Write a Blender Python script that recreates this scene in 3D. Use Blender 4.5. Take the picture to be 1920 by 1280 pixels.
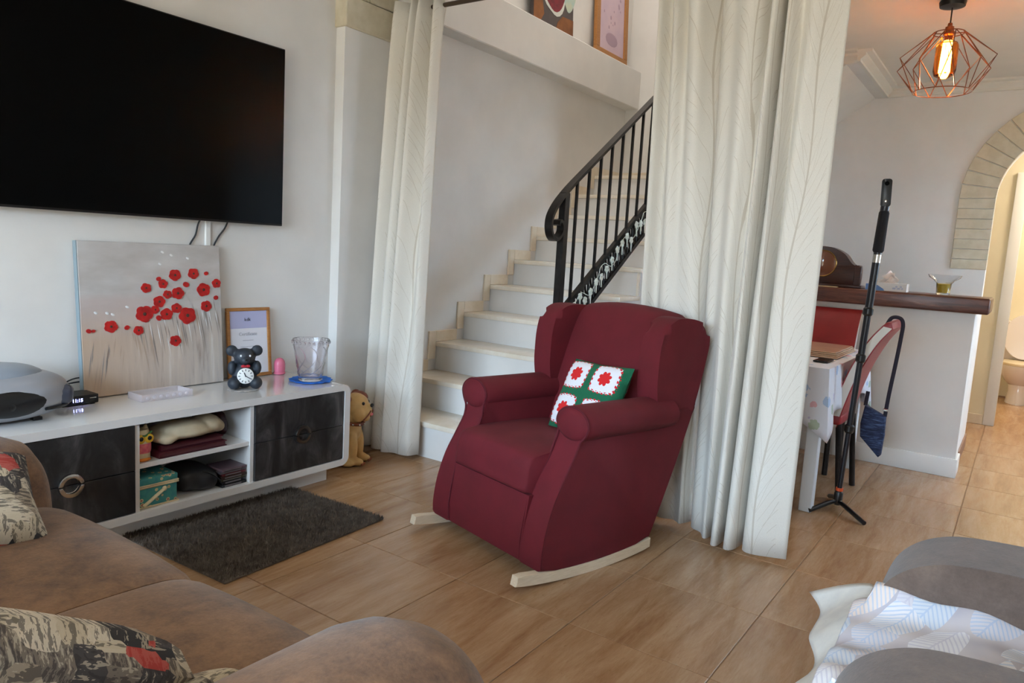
import bpy, bmesh, math, random
from mathutils import Matrix, Vector
PI = math.pi
for o in list(bpy.data.objects): bpy.data.objects.remove(o)
S = bpy.context.scene
COL = S.collection

# ------------------------------------------------------------------ camera
F_PX = 1372.8
yaw, pit, rol = (math.radians(a) for a in (34.7365, 7.2353, -3.365))
fw = Vector((math.cos(yaw)*math.cos(pit), math.sin(yaw)*math.cos(pit), -math.sin(pit)))
rt = Vector((math.sin(yaw), -math.cos(yaw), 0)); dn = fw.cross(rt)
rt2 = math.cos(rol)*rt + math.sin(rol)*dn; dn2 = -math.sin(rol)*rt + math.cos(rol)*dn
cam = bpy.data.objects.new('camera', bpy.data.cameras.new('camera')); COL.objects.link(cam)
m = Matrix.Identity(4)
for i in range(3): m[i][0] = rt2[i]; m[i][1] = -dn2[i]; m[i][2] = -fw[i]
m[0][3], m[1][3], m[2][3] = 0, 0, 1.25
cam.matrix_world = m
cam.data.sensor_width = 36; cam.data.lens = F_PX/1920*36; cam.data.clip_start = .02
S.camera = cam

# ------------------------------------------------------------------ light
w = bpy.data.worlds.new('sky'); S.world = w; w.use_nodes = True
nt = w.node_tree; nt.nodes.clear()
bg = nt.nodes.new('ShaderNodeBackground'); wo = nt.nodes.new('ShaderNodeOutputWorld')
bg.inputs[0].default_value = (.56, .77, 1.0, 1); bg.inputs[1].default_value = 16.0
nt.links.new(bg.outputs[0], wo.inputs[0])
WIN = (-2.6, -.5, 2.95, 0.05, 2.38)      # patio door in the back wall: x, y0, y1, z0, z1
def area(name, loc, rot, sx, sy, power, color, portal=False):
    l = bpy.data.lights.new(name, 'AREA'); l.shape = 'RECTANGLE'; l.size = sx; l.size_y = sy
    l.energy = power; l.color = color
    if portal: l.cycles.is_portal = True
    o = bpy.data.objects.new(name, l); COL.objects.link(o); o.location = loc; o.rotation_euler = rot
    return o
area('window_portal', (WIN[0]+.02, (WIN[1]+WIN[2])/2, (WIN[3]+WIN[4])/2), (0, -PI/2, 0), WIN[4]-WIN[3], WIN[2]-WIN[1], 1, (1,1,1), True)
W2 = (5.1, 5.95, 1.1, 2.0)                # unseen window added in the right wall to brighten the dining room: x0, x1, z0, z1
area('fill_window_portal', ((W2[0]+W2[1])/2, -1.90, (W2[2]+W2[3])/2), (-PI/2, 0, 0), W2[1]-W2[0], W2[3]-W2[2], 1, (1,1,1), True)
area('stairwell_fill', (4.9, 2.65, 4.5), (0, 0, 0), 1.6, .7, 13, (1.0, .93, .84))  # fill light added under the closed stairwell ceiling, no opening there
area('hall_ceiling_lamp', (6.95, -.6, 2.58), (0, 0, 0), .3, .3, 15, (1.0, .86, .66))
area('bathroom_ceiling_lamp', (8.4, -.3, 2.55), (0, 0, 0), .4, .4, 18, (1.0, .88, .68))
S.view_settings.view_transform = 'Standard'; S.view_settings.look = 'None'
S.view_settings.exposure = 1.02; S.view_settings.gamma = 1.0
S.view_settings.use_curve_mapping = False

# ------------------------------------------------------------------ helpers
def lin(c):
    f = lambda v: (v/255)/12.92 if v/255 <= .04045 else ((v/255+.055)/1.055)**2.4
    return (f(c[0]), f(c[1]), f(c[2]), 1)
MATS = {}
class NT:
    def __init__(s, mat):
        mat.use_nodes = True; s.t = mat.node_tree; s.b = s.t.nodes['Principled BSDF']
    def n(s, typ, **kw):
        x = s.t.nodes.new('ShaderNode'+typ)
        for k, v in kw.items(): setattr(x, k, v)
        return x
    def l(s, a, b): s.t.links.new(a, b)
    def math(s, op, a, b=None, c=None):
        x = s.n('Math', operation=op)
        for i, v in enumerate((a, b, c)):
            if v is None: continue
            if isinstance(v, (int, float)): x.inputs[i].default_value = v
            else: s.l(v, x.inputs[i])
        return x.outputs[0]
    def ramp(s, fac, stops, const=False):
        r = s.n('ValToRGB'); e = r.color_ramp.elements
        if const: r.color_ramp.interpolation = 'CONSTANT'
        while len(e) < len(stops): e.new(.5)
        for q, (p, c) in zip(e, stops): q.position = p; q.color = lin(c)
        s.l(fac, r.inputs[0]); return r.outputs[0]
    def coords(s, scale=(1,1,1), kind='Object', rot=(0,0,0)):
        tc = s.n('TexCoord'); mp = s.n('Mapping'); mp.inputs['Scale'].default_value = scale
        mp.inputs['Rotation'].default_value = rot
        s.l(tc.outputs[kind], mp.inputs[0]); return mp.outputs[0]
    def noise(s, vec, scale, detail=4, rough=.55, dist=0):
        x = s.n('TexNoise'); x.inputs['Scale'].default_value = scale; x.inputs['Detail'].default_value = detail
        x.inputs['Roughness'].default_value = rough; x.inputs['Distortion'].default_value = dist
        s.l(vec, x.inputs['Vector']); return x.outputs[0]
    def mix(s, fac, a, b):
        x = s.n('Mix', data_type='RGBA')
        if isinstance(fac, (int, float)): x.inputs[0].default_value = fac
        else: s.l(fac, x.inputs[0])
        for i, v in ((6, a), (7, b)):
            if isinstance(v, tuple): x.inputs[i].default_value = lin(v)
            else: s.l(v, x.inputs[i])
        return x.outputs[2]
    def bump(s, h, strength, dist=.01):
        x = s.n('Bump'); x.inputs['Strength'].default_value = strength; x.inputs['Distance'].default_value = dist
        s.l(h, x.inputs['Height']); s.l(x.outputs[0], s.b.inputs['Normal'])
    def set(s, color=None, rough=.5, metal=0, **kw):
        if color is not None:
            if isinstance(color, tuple): s.b.inputs['Base Color'].default_value = lin(color)
            else: s.l(color, s.b.inputs['Base Color'])
        s.b.inputs['Roughness'].default_value = rough; s.b.inputs['Metallic'].default_value = metal
        for k, v in kw.items(): s.b.inputs[k.replace('_', ' ')].default_value = v
def mat(name, c, rough=.5, metal=0, c2=None, scale=6, stretch=(1,1,1), bump=0, bscale=60, detail=4, lo=.35, hi=.65, **kw):
    if name in MATS: return MATS[name]
    M = bpy.data.materials.new(name); t = NT(M); v = t.coords(stretch)
    col = c
    if c2: col = t.ramp(t.noise(v, scale, detail), [(lo, c), (hi, c2)])
    t.set(col, rough, metal, **kw)
    if bump: t.bump(t.noise(v, bscale, 3), bump, .004)
    MATS[name] = M; return M
def emis(name, c, strength):
    M = bpy.data.materials.new(name); t = NT(M); t.set((0,0,0), .5)
    t.b.inputs['Emission Color'].default_value = lin(c); t.b.inputs['Emission Strength'].default_value = strength
    MATS[name] = M; return M
def glass(name, c=(255,255,255), rough=.02, ior=1.45, alpha=None):
    M = bpy.data.materials.new(name); t = NT(M); t.set(c, rough); t.b.inputs['Transmission Weight'].default_value = 1
    t.b.inputs['IOR'].default_value = ior; MATS[name] = M; return M

def smooth(me, ang=35):
    for p in me.polygons: p.use_smooth = True
    me.set_sharp_from_angle(angle=math.radians(ang))
def wloc(o):
    v = Vector((0,0,0))
    while o is not None: v += o.location; o = o.parent
    return v
def obj(name, geo, material, parent=None, local=False, sm=35, **props):
    """geo: bmesh or (verts, faces). World coordinates unless local."""
    me = bpy.data.meshes.new(name)
    if isinstance(geo, bmesh.types.BMesh): geo.to_mesh(me); geo.free()
    else: me.from_pydata(geo[0], [], geo[1])
    bmq = bmesh.new(); bmq.from_mesh(me); bmesh.ops.recalc_face_normals(bmq, faces=bmq.faces); bmq.to_mesh(me); bmq.free()
    if not local and parent is not None: me.transform(Matrix.Translation(-wloc(parent)))
    if not local and parent is None:      # put the origin at the base of the object
        xs = [v.co for v in me.vertices]
        c = Vector((sum(v.x for v in xs)/len(xs), sum(v.y for v in xs)/len(xs), min(v.z for v in xs)))
        me.transform(Matrix.Translation(-c))
    if sm: smooth(me, sm)
    me.materials.append(material if not isinstance(material, str) else MATS[material])
    o = bpy.data.objects.new(name, me); COL.objects.link(o); o.parent = parent
    if not local and parent is None: o.location = c
    for k, v in props.items(): o[k] = v
    return o
def thing(name, label, cat, loc, rotz=0, group=None):
    o = bpy.data.objects.new(name, None); COL.objects.link(o); o.location = loc; o.rotation_euler = (0,0,rotz)
    o.empty_display_size = .05; o['label'] = label; o['category'] = cat
    if group: o['group'] = group
    return o
def tag(o, label, cat, group=None):
    o['label'] = label; o['category'] = cat
    if group: o['group'] = group
    return o
def struct(name, geo, material, parent=None, sm=35):
    o = obj(name, geo, material, parent, sm=sm)
    if parent is None: o['kind'] = 'structure'
    return o
def dup(o, parent=None, loc=None, rot=None, scale=None):
    c = o.copy(); COL.objects.link(c); c.parent = parent
    if loc is not None: c.location = loc
    if rot is not None: c.rotation_euler = rot
    if scale is not None: c.scale = scale
    for ch in [x for x in bpy.data.objects if x.parent == o]: dup(ch, c)
    return c
# --- geometry makers (bmesh)
def box(x0, x1, y0, y1, z0, z1, bev=0, seg=2, bm=None):
    b = bm or bmesh.new()
    vs = [b.verts.new(p) for p in ((x0,y0,z0),(x1,y0,z0),(x1,y1,z0),(x0,y1,z0),(x0,y0,z1),(x1,y0,z1),(x1,y1,z1),(x0,y1,z1))]
    fs = [b.faces.new([vs[i] for i in f]) for f in ((0,3,2,1),(4,5,6,7),(0,1,5,4),(1,2,6,5),(2,3,7,6),(3,0,4,7))]
    if bev:
        es = {e for f in fs for e in f.edges}
        bmesh.ops.bevel(b, geom=list(es), offset=bev, segments=seg, profile=.5, affect='EDGES')
    return b
def boxes(lst, bev=0):
    b = bmesh.new()
    for l in lst: box(*l, bev=bev, bm=b)
    return b
def prism(poly, a0, a1, axis='y', bev=0, seg=3, bm=None):
    """extrude a 2D polygon; axis y: (x,z); x: (y,z); z: (x,y)"""
    b = bm or bmesh.new()
    P = {'y': lambda p, a: (p[0], a, p[1]), 'x': lambda p, a: (a, p[0], p[1]), 'z': lambda p, a: (p[0], p[1], a)}[axis]
    v0 = [b.verts.new(P(p, a0)) for p in poly]; v1 = [b.verts.new(P(p, a1)) for p in poly]
    n = len(poly); f0 = b.faces.new(v0[::-1]); f1 = b.faces.new(v1)
    for i in range(n): b.faces.new((v0[i], v0[(i+1)%n], v1[(i+1)%n], v1[i]))
    if bev:
        es = list(set(f0.edges) | set(f1.edges))
        bmesh.ops.bevel(b, geom=es, offset=bev, segments=seg, profile=.5, affect='EDGES')
    return b
def lathe(prof, c=(0,0,0), n=24, bm=None, wob=None):
    b = bm or bmesh.new(); rings = []
    for k, (r, z) in enumerate(prof):
        if r < 1e-6: rings.append([b.verts.new((c[0], c[1], c[2]+z))]); continue
        rr = []
        for i in range(n):
            a = 2*PI*i/n; q = r*(wob(a, k) if wob else 1)
            rr.append(b.verts.new((c[0]+q*math.cos(a), c[1]+q*math.sin(a), c[2]+z)))
        rings.append(rr)
    for A, B in zip(rings, rings[1:]):
        for i in range(n):
            j = (i+1) % n
            q = [A[i % len(A)], A[j % len(A)], B[j % len(B)], B[i % len(B)]]
            u = []
            for x in q:
                if x not in u: u.append(x)
            if len(u) > 2:
                try: b.faces.new(u)
                except ValueError: pass
    return b
def tube(path, r, n=8, bm=None, cap=True, closed=False, flat=None):
    """sweep a circle (or ellipse: flat=(ru, rv)) along a path; r may be a list"""
    b = bm or bmesh.new(); P = [Vector(p) for p in path]; N = len(P)
    T = []
    for i in range(N):
        a = P[(i-1) % N] if (closed or i) else P[0]; c = P[(i+1) % N] if (closed or i < N-1) else P[-1]
        T.append((c-a).normalized())
    u = T[0].orthogonal().normalized()
    if flat: u = (Vector((0,0,1)) - T[0]*T[0].z).normalized() if abs(T[0].z) < .9 else Vector((1,0,0))
    rings = []
    for i in range(N):
        u = (u - T[i]*u.dot(T[i])).normalized(); v = T[i].cross(u); R = r[i] if isinstance(r, (list, tuple)) else r
        ru, rv = flat if flat else (R, R)
        rings.append([b.verts.new(P[i] + u*ru*math.cos(2*PI*k/n) + v*rv*math.sin(2*PI*k/n)) for k in range(n)])
    pr = list(zip(rings, rings[1:])) + ([(rings[-1], rings[0])] if closed else [])
    for A, B in pr:
        for k in range(n): b.faces.new((A[k], A[(k+1)%n], B[(k+1)%n], B[k]))
    if cap and not closed: b.faces.new(rings[0][::-1]); b.faces.new(rings[-1])
    return b
def ell(c, r, n=16, m_=10, bm=None, p=1.0, rot=None):
    """ellipsoid; p<1 gives a boxier superellipsoid"""
    b = bm or bmesh.new(); rings = []
    sg = lambda v: math.copysign(abs(v)**p, v)
    for j in range(m_+1):
        t = -PI/2 + PI*j/m_; row = []
        for i in range(n if 0 < j < m_ else 1):
            a = 2*PI*i/n
            q = Vector((r[0]*sg(math.cos(t))*sg(math.cos(a)), r[1]*sg(math.cos(t))*sg(math.sin(a)), r[2]*sg(math.sin(t))))
            if rot is not None: q = rot @ q
            row.append(b.verts.new(q + Vector(c)))
        rings.append(row)
    for A, B in zip(rings, rings[1:]):
        for i in range(n):
            k = (i+1) % n; u = []
            for x in (A[i % len(A)], A[k % len(A)], B[k % len(B)], B[i % len(B)]):
                if x not in u: u.append(x)
            if len(u) > 2: b.faces.new(u)
    return b
def grid(f, nu, nv, bm=None, thick=0):
    b = bm or bmesh.new()
    V = [[b.verts.new(f(i/nu, j/nv)) for j in range(nv+1)] for i in range(nu+1)]
    for i in range(nu):
        for j in range(nv): b.faces.new((V[i][j], V[i+1][j], V[i+1][j+1], V[i][j+1]))
    if thick: bmesh.ops.solidify(b, geom=b.faces[:], thickness=thick)
    return b
def pillow(wx, wy, h, n=14, pw=.5):
    """soft cushion lying in the xy plane, centred at 0"""
    def top(s):
        def f(u, v):
            x, y = 2*u-1, 2*v-1
            e = max(0, (1-x**4))**pw * max(0, (1-y**4))**pw
            px = x*wx/2*(1-.05*(1-abs(y))*abs(x)); py = y*wy/2*(1-.05*(1-abs(x))*abs(y))
            return (px, py, s*h/2*e)
        return f
    b = grid(top(1), n, n); grid(top(-1), n, n, bm=b)
    bmesh.ops.remove_doubles(b, verts=b.verts[:], dist=1e-5)
    return b
def xf(b, M): bmesh.ops.transform(b, matrix=M, verts=b.verts[:]); return b
def TR(loc, rx=0, ry=0, rz=0):
    return Matrix.Translation(loc) @ Matrix.Rotation(rz,4,'Z') @ Matrix.Rotation(ry,4,'Y') @ Matrix.Rotation(rx,4,'X')
def subsurf(o, lv=1):
    md = o.modifiers.new('subsurf', 'SUBSURF'); md.levels = lv; md.render_levels = lv; return o
def remesh(o, vox):
    md = o.modifiers.new('remesh', 'REMESH'); md.mode = 'VOXEL'; md.voxel_size = vox; md.use_smooth_shade = True
    s = o.modifiers.new('smooth', 'SMOOTH'); s.iterations = 4; s.factor = .5; return o
def text(name, body, size, M, material, parent, ext=.0004):
    cu = bpy.data.curves.new(name, 'FONT'); cu.body = body; cu.size = size; cu.extrude = ext; cu.align_x = 'CENTER'
    cu.resolution_u = 2
    t = bpy.data.objects.new(name, cu); COL.objects.link(t)
    dg = bpy.context.evaluated_depsgraph_get(); me = bpy.data.meshes.new_from_object(t.evaluated_get(dg))
    bpy.data.objects.remove(t)
    b = bmesh.new(); b.from_mesh(me); xf(b, M)
    return obj(name, b, material, parent, sm=0)
def spline(pts, n=8, closed=False):
    P = [Vector(p) for p in pts]; out = []; N = len(P)
    for i in range(N if closed else N-1):
        p0 = P[(i-1)%N] if (closed or i) else P[0]; p1 = P[i]; p2 = P[(i+1)%N]; p3 = P[(i+2)%N] if (closed or i+2 < N) else P[-1]
        for k in range(n):
            t = k/n
            out.append(.5*((2*p1)+(p2-p0)*t+(2*p0-5*p1+4*p2-p3)*t*t+(3*p1-p0-3*p2+p3)*t**3))
    if not closed: out.append(P[-1])
    return out

# ------------------------------------------------------------------ materials
mat('plaster', (226,223,219), .85, c2=(219,216,212), scale=3, bump=.06, bscale=90)
mat('ceiling_paint', (226,222,214), .9, c2=(220,216,208), scale=2)
mat('hall_paint', (232,222,196), .8, c2=(226,215,188), scale=2)
mat('dark_metal', (30,28,28), .35, .6, c2=(44,40,38), scale=20)
mat('black_plastic', (14,14,15), .35)
mat('white_gloss', (225,222,219), .12, Coat_Weight=.4)
mat('white_matt', (228,227,224), .5)
mat('chrome', (205,203,198), .22, 1)
def travertine(name, cs, stretch, rough, sc=1.6, pit=True):
    M = bpy.data.materials.new(name); t = NT(M); MATS[name] = M
    tc = t.n('TexCoord'); oi = t.n('ObjectInfo'); add = t.n('VectorMath', operation='MULTIPLY_ADD')
    t.l(oi.outputs['Random'], add.inputs[0]); add.inputs[1].default_value = (37, 53, 17)
    t.l(tc.outputs['Object'], add.inputs[2])
    mp = t.n('Mapping'); mp.inputs['Scale'].default_value = stretch; t.l(add.outputs[0], mp.inputs[0])
    a = t.noise(mp.outputs[0], sc, 7, .62, .5); b = t.noise(mp.outputs[0], sc*7, 5, .7, .8)
    f = t.math('ADD', t.math('MULTIPLY', a, .7), t.math('MULTIPLY', b, .3))
    rnd = t.math('MULTIPLY_ADD', oi.outputs['Random'], .04, -.02)
    col = t.ramp(t.math('ADD', f, rnd), [(.30, cs[0]), (.46, cs[1]), (.56, cs[2]), (.70, cs[3])])
    if pit:
        pm = t.n('Mapping'); pm.inputs['Scale'].default_value = (26, 60, 30); t.l(add.outputs[0], pm.inputs[0])
        v = t.noise(pm.outputs[0], 1.6, 3, .6)
        k = t.ramp(v, [(.66, (0,0,0)), (.74, (255,255,255))])
        col = t.mix(t.math('MULTIPLY', k, .35), col, (112,74,44))
    t.set(col, rough); t.b.inputs['Specular IOR Level'].default_value = .5
    return M
travertine('floor_tile', [(140,102,70), (162,125,91), (173,138,105), (186,155,124)], (1.3, 9, 1), .25)
mat('grout', (140,108,80), .8)
mat('pale_grout', (196,170,138), .8)
travertine('marble', [(222,208,186), (230,219,201), (236,227,213), (239,233,223)], (1, 1.4, 1.2), .22, 2.2, False)
travertine('marble_edge', [(210,192,166), (220,205,182), (227,214,194), (232,222,206)], (1, 1.4, 1.2), .3, 2.2, False)
mat('arch_stone', (212,202,180), .85, c2=(200,189,164), scale=14, bump=.25, bscale=120)
# ------------------------------------------------------------------ structure: floor
fl_ = struct('floor', box(-2.7, 9.4, -2.05, 3.45, -.06, -.0035), 'grout')
TX, TY = .503, .493
xs = [2.075 + k*TX for k in range(-10, 15)]; ys = [.642 + k*TY for k in range(-6, 6)]
def tile_geo():
    a, b, e = TX/2-.0018, TY/2-.0018, .0015
    V = [(sx*a, sy*b, -.012) for sx, sy in ((-1,-1),(1,-1),(1,1),(-1,1))] + [(sx*a, sy*b, -e) for sx, sy in ((-1,-1),(1,-1),(1,1),(-1,1))] + \
        [(sx*(a-e), sy*(b-e), 0) for sx, sy in ((-1,-1),(1,-1),(1,1),(-1,1))]
    Fc = [(8,9,10,11)] + [(i,(i+1)%4,4+(i+1)%4,4+i) for i in range(4)] + [(4+i,4+(i+1)%4,8+(i+1)%4,8+i) for i in range(4)]
    return V, Fc
t0 = None; fz = wloc(fl_)
for i in range(len(xs)):
    for j in range(len(ys)):
        c = Vector((xs[i]-TX/2, ys[j]-TY/2, 0)) - fz
        if t0 is None:
            t0 = obj('tile', tile_geo(), 'floor_tile', fl_, local=True, sm=0); t0.location = c
        else: dup(t0, fl_, c)

# ------------------------------------------------------------------ structure: walls
CZ = 2.66
struct('wall_left', box(-2.6, 2.85, 3.26, 3.42, 0, CZ), 'plaster', sm=0)
pil = struct('wall_pillar', box(2.84, 3.21, 3.19, 3.42, 0, CZ), 'plaster', sm=0)
random.seed(4)
z = 2.395; k = 0
for (a, b_, z0, z1) in ((2.828,3.222,2.392,2.555), (2.828,3.0,2.559,2.66), (3.004,3.222,2.559,2.66)):
    obj('stone_block', box(a, b_, 3.172, 3.40, z0, z1, .005, 1), 'arch_stone', pil, sm=0)
struct('wall_stair', box(3.21, 6.4, 3.23, 3.42, 0, 4.7), 'plaster', sm=0)
struct('wall_far', boxes([(6.28,6.42,2.0,3.24,0,4.7),(6.28,6.42,1.1,2.0,2.62,4.7)]), 'plaster', sm=0)
struct('wall_stair_upper', box(3.33, 6.4, 1.1, 1.2, 2.74, 4.7), 'plaster', sm=0)
struct('wall_gallery', box(3.25, 3.35, 1.1, 3.4, 2.76, 4.7), 'plaster', sm=0)
struct('ceiling_stair', box(3.2, 6.5, 1.1, 3.42, 4.7, 4.8), 'ceiling_paint', sm=0)
# trim: the long ledge over the stairs
struct('trim_1', box(3.25, 6.28, 3.10, 3.24, 2.573, 2.902, .006, 1), 'plaster')
# living room shell
struct('ceiling', box(-2.7, 3.34, -2.05, 3.42, CZ, CZ+.1), 'ceiling_paint', sm=0)
struct('ceiling_dining', boxes([(3.34,9.45,-2.05,1.2,2.62,2.74),(6.3,9.45,1.2,2.1,2.62,2.74)]), 'ceiling_paint', sm=0)
struct('wall_right', boxes([(-2.7,W2[0],-2.05,-1.92,0,2.7),(W2[1],9.45,-2.05,-1.92,0,2.7),(W2[0],W2[1],-2.05,-1.92,0,W2[2]),(W2[0],W2[1],-2.05,-1.92,W2[3],2.7)]), 'plaster', sm=0)
struct('fill_window', boxes([(W2[0],W2[0]+.05,-2.02,-1.97,W2[2],W2[3]),(W2[1]-.05,W2[1],-2.02,-1.97,W2[2],W2[3]),(W2[0]+.05,W2[1]-.05,-2.02,-1.97,W2[3]-.05,W2[3]),(W2[0]+.05,W2[1]-.05,-2.02,-1.97,W2[2],W2[2]+.05)]), 'white_matt', sm=0)  # frame of the added out-of-view opening that lights the dining side
x, y0, y1, z0, z1 = WIN
struct('wall_back', boxes([(x-.15,x,-2.05,y0,0,CZ), (x-.15,x,y1,3.42,0,CZ), (x-.15,x,y0,y1,z1,CZ), (x-.15,x,y0,y1,-.05,z0)]), 'plaster', sm=0)
wf = struct('window_1', boxes([(x-.1,x-.04,y0,y0+.06,z0,z1), (x-.1,x-.04,y1-.06,y1,z0,z1), (x-.1,x-.04,y0+.06,y1-.06,z1-.06,z1), (x-.1,x-.04,y0+.06,y1-.06,z0,z0+.05),
                               (x-.1,x-.04,(y0+y1)/2-.05,(y0+y1)/2+.05,z0+.05,z1-.06)], .004), 'white_matt')
mat('terrace', (176,150,120), .8, c2=(160,134,104), scale=2)
struct('ground_terrace', boxes([(-16,-2.75,-14,12,-.2,-.02),(-2.75,14,-14,-2.06,-.2,-.02)]), 'terrace', sm=0)
struct('wall_sky_block', box(-11.2, -11, -14, 12, -.02, 2.5), 'terrace', sm=0)  # unseen wall added to block the low sky and bounce warm light
# hall behind the arch, and the bathroom
AX = 6.3
def arch_wall():
    b = bmesh.new(); yc, r, zs, top = -.24, .5, 1.80, 2.62
    n = 20; arc = [(yc + r*math.cos(PI*i/n), zs + r*math.sin(PI*i/n)) for i in range(n+1)]
    poly = [(2.0, 0), (.26, 0)] + arc + [(-.74, 0), (-1.92, 0), (-1.92, top)] 
    for i in range(n, -1, -1): poly.append((arc[i][0], top)) if 0 < i < n else None
    poly.append((2.0, top))
    # build from quads instead of one concave face
    for (ya, yb, za, zb) in ((.26, 2.0, 0, top), (-1.92, -.74, 0, top)): box(AX, AX+.15, ya, yb, za, zb, bm=b)
    for i in range(n):
        (a, za), (c, zc) = arc[i], arc[i+1]
        vs = [[b.verts.new((X, q[0], q[1])) for q in ((a,za),(c,zc),(c,top),(a,top))] for X in (AX, AX+.15)]
        b.faces.new(vs[0]); b.faces.new(vs[1][::-1]); b.faces.new((vs[0][0], vs[1][0], vs[1][1], vs[0][1]))
    return b
aw = struct('wall_arch', arch_wall(), 'plaster', sm=0)
def stone(poly): return prism(poly, AX-.012, AX+.05, 'x', .003, 1)
ri, ro, yc, zs = .496, .722, -.24, 1.80
for side in (1, -1):
    zz = 1.292
    while zz < zs-.03:
        h = .0725
        ya, yb = sorted((yc+side*ri, yc+side*ro))
        obj('stone_course', stone([(ya, zz+.0015), (yb, zz+.0015), (yb, zz+h-.0015), (ya, zz+h-.0015)]), 'arch_stone', aw, sm=0); zz += h
na = 22; base = zz-zs
for i in range(na):
    a0, a1 = PI*(i+.03)/na, PI*(i+.97)/na
    poly = [(yc+ri*math.cos(a0), zz+ri*math.sin(a0)), (yc+ro*math.cos(a0), zz+ro*math.sin(a0)), (yc+ro*math.cos(a1), zz+ro*math.sin(a1)), (yc+ri*math.cos(a1), zz+ri*math.sin(a1))]
    obj('stone_course', stone(poly), 'arch_stone', aw, sm=0)
HX = 7.33
struct('wall_hall', boxes([(HX,HX+.1,.15,2.0,0,2.62), (HX,HX+.1,-1.92,-.72,0,2.62), (HX,HX+.1,-.72,.15,2.06,2.62)]), 'hall_paint', sm=0)
struct('wall_hall_left', box(6.45, 7.33, 1.1, 1.2, 0, 2.62), 'hall_paint', sm=0)
struct('door_1', boxes([(HX-.02,HX+.12,.09,.172,0,2.1), (HX-.02,HX+.12,-.74,-.66,0,2.1), (HX-.02,HX+.12,-.66,.09,2.02,2.1)], .006), 'white_matt')
struct('baseboard_hall', box(HX-.014, HX, .172, 1.1, 0, .085, .003, 1), 'marble_edge')
struct('wall_bath', boxes([(9.3,9.4,-1.92,1.2,0,2.62), (HX+.1,9.3,.75,.85,0,2.62)]), 'hall_paint', sm=0)
# half wall that carries the bar
hw = struct('wall_half', boxes([(5.22,5.42,.235,2.0,0,1.02), (5.42,6.3,.245,.36,0,1.0)]), 'plaster', sm=0)
struct('baseboard_half', boxes([(5.203,5.22,.222,2.0,0,.118), (5.22,5.42,.222,.235,0,.118)], .003), 'white_matt')
mat('terracotta', (150,112,92), .5, c2=(132,96,78), scale=14)
struct('baseboard_side', box(5.6, 6.3, .234, .245, 0, .09, .002, 1), 'terracotta')
# cornice round the dining ceiling, and the sloping soffit under the upper stair flight
def cornice(y0, y1, X):
    prof = [(X, 2.62), (X, 2.545), (X-.022, 2.545), (X-.022, 2.562), (X-.05, 2.585), (X-.05, 2.60), (X-.085, 2.605), (X-.085, 2.62)]
    return prism(prof, y0, y1, 'y')
struct('trim_2', cornice(-1.92, 1.05, AX), 'ceiling_paint', sm=20)
def cornice_x(x0, x1, Y):
    prof = [(Y, 2.62), (Y, 2.545), (Y-.022, 2.545), (Y-.022, 2.562), (Y-.05, 2.585), (Y-.05, 2.60), (Y-.085, 2.605), (Y-.085, 2.62)]
    return prism(prof, x0, x1, 'x')
struct('trim_3', cornice_x(5.15, AX, 1.05), 'ceiling_paint', sm=20)
struct('trim_4', cornice(1.05, 2.0, 5.2), 'ceiling_paint', sm=20)
struct('ceiling_soffit', prism([(1.05, 2.62), (1.05, 2.545), (1.12, 2.545), (2.0, 1.95), (2.0, 2.62)], 5.2, AX, 'x'), 'plaster', sm=0)
struct('wall_dining', box(5.2, 6.3, 1.99, 2.1, 0, 2.62), 'plaster', sm=0)

# ------------------------------------------------------------------ staircase
st = thing('staircase', 'cream marble staircase climbing along the white wall behind the curtains', 'staircase', (4.5, 2.7, 0))
RX, RUN, ZS, RISE = 3.16, .289, .025, .19
nx = lambda n: RX + RUN*(n-1)
nz = lambda n: ZS + RISE*n if n > 0 else 0
YL, YR = 3.229, 2.16
N = 10
poly = [(nx(1)+.02, 0)]
for n in range(1, N+1): poly += [(nx(n)+.02, nz(n)-.031), (nx(n+1)+.02 if n < N else 6.275, nz(n)-.031)]
poly += [(6.275, 1.5), (4.2, .15), (4.0, 0)]
obj('stair_body', prism(poly, YR+.035, YL, 'y'), 'plaster', st, sm=0)
for n in range(1, N+1):
    x1 = nx(n+1)+.02 if n < N else 6.275
    obj('tread', box(nx(n), x1, YR, YL, nz(n)-.03, nz(n), .004, 2), 'marble', st)
    obj('riser', box(nx(n)+.022, nx(n)+.042, YR+.02, YL-.001, nz(n-1), nz(n)-.0305, .001, 1), 'marble', st, sm=0)
    xe = nx(n+1)-.07 if n < N else 6.27
    obj('skirting_tile', box(max(nx(n), 3.213)+.001, xe, YL-.014, YL, nz(n)+.001, nz(n)+.075, .002, 1), 'marble_edge', st, sm=0)
    if n > 1: obj('skirting_tile', box(nx(n)-.069, nx(n)-.0005, YL-.014, YL, nz(n-1)+.075 if n > 1 else .0, nz(n)+.075, .002, 1), 'marble_edge', st, sm=0)
obj('skirting_tile', box(6.262, 6.2755, YR, YL-.015, nz(N)+.001, nz(N)+.08, .002, 1), 'marble_edge', st, sm=0)
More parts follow.
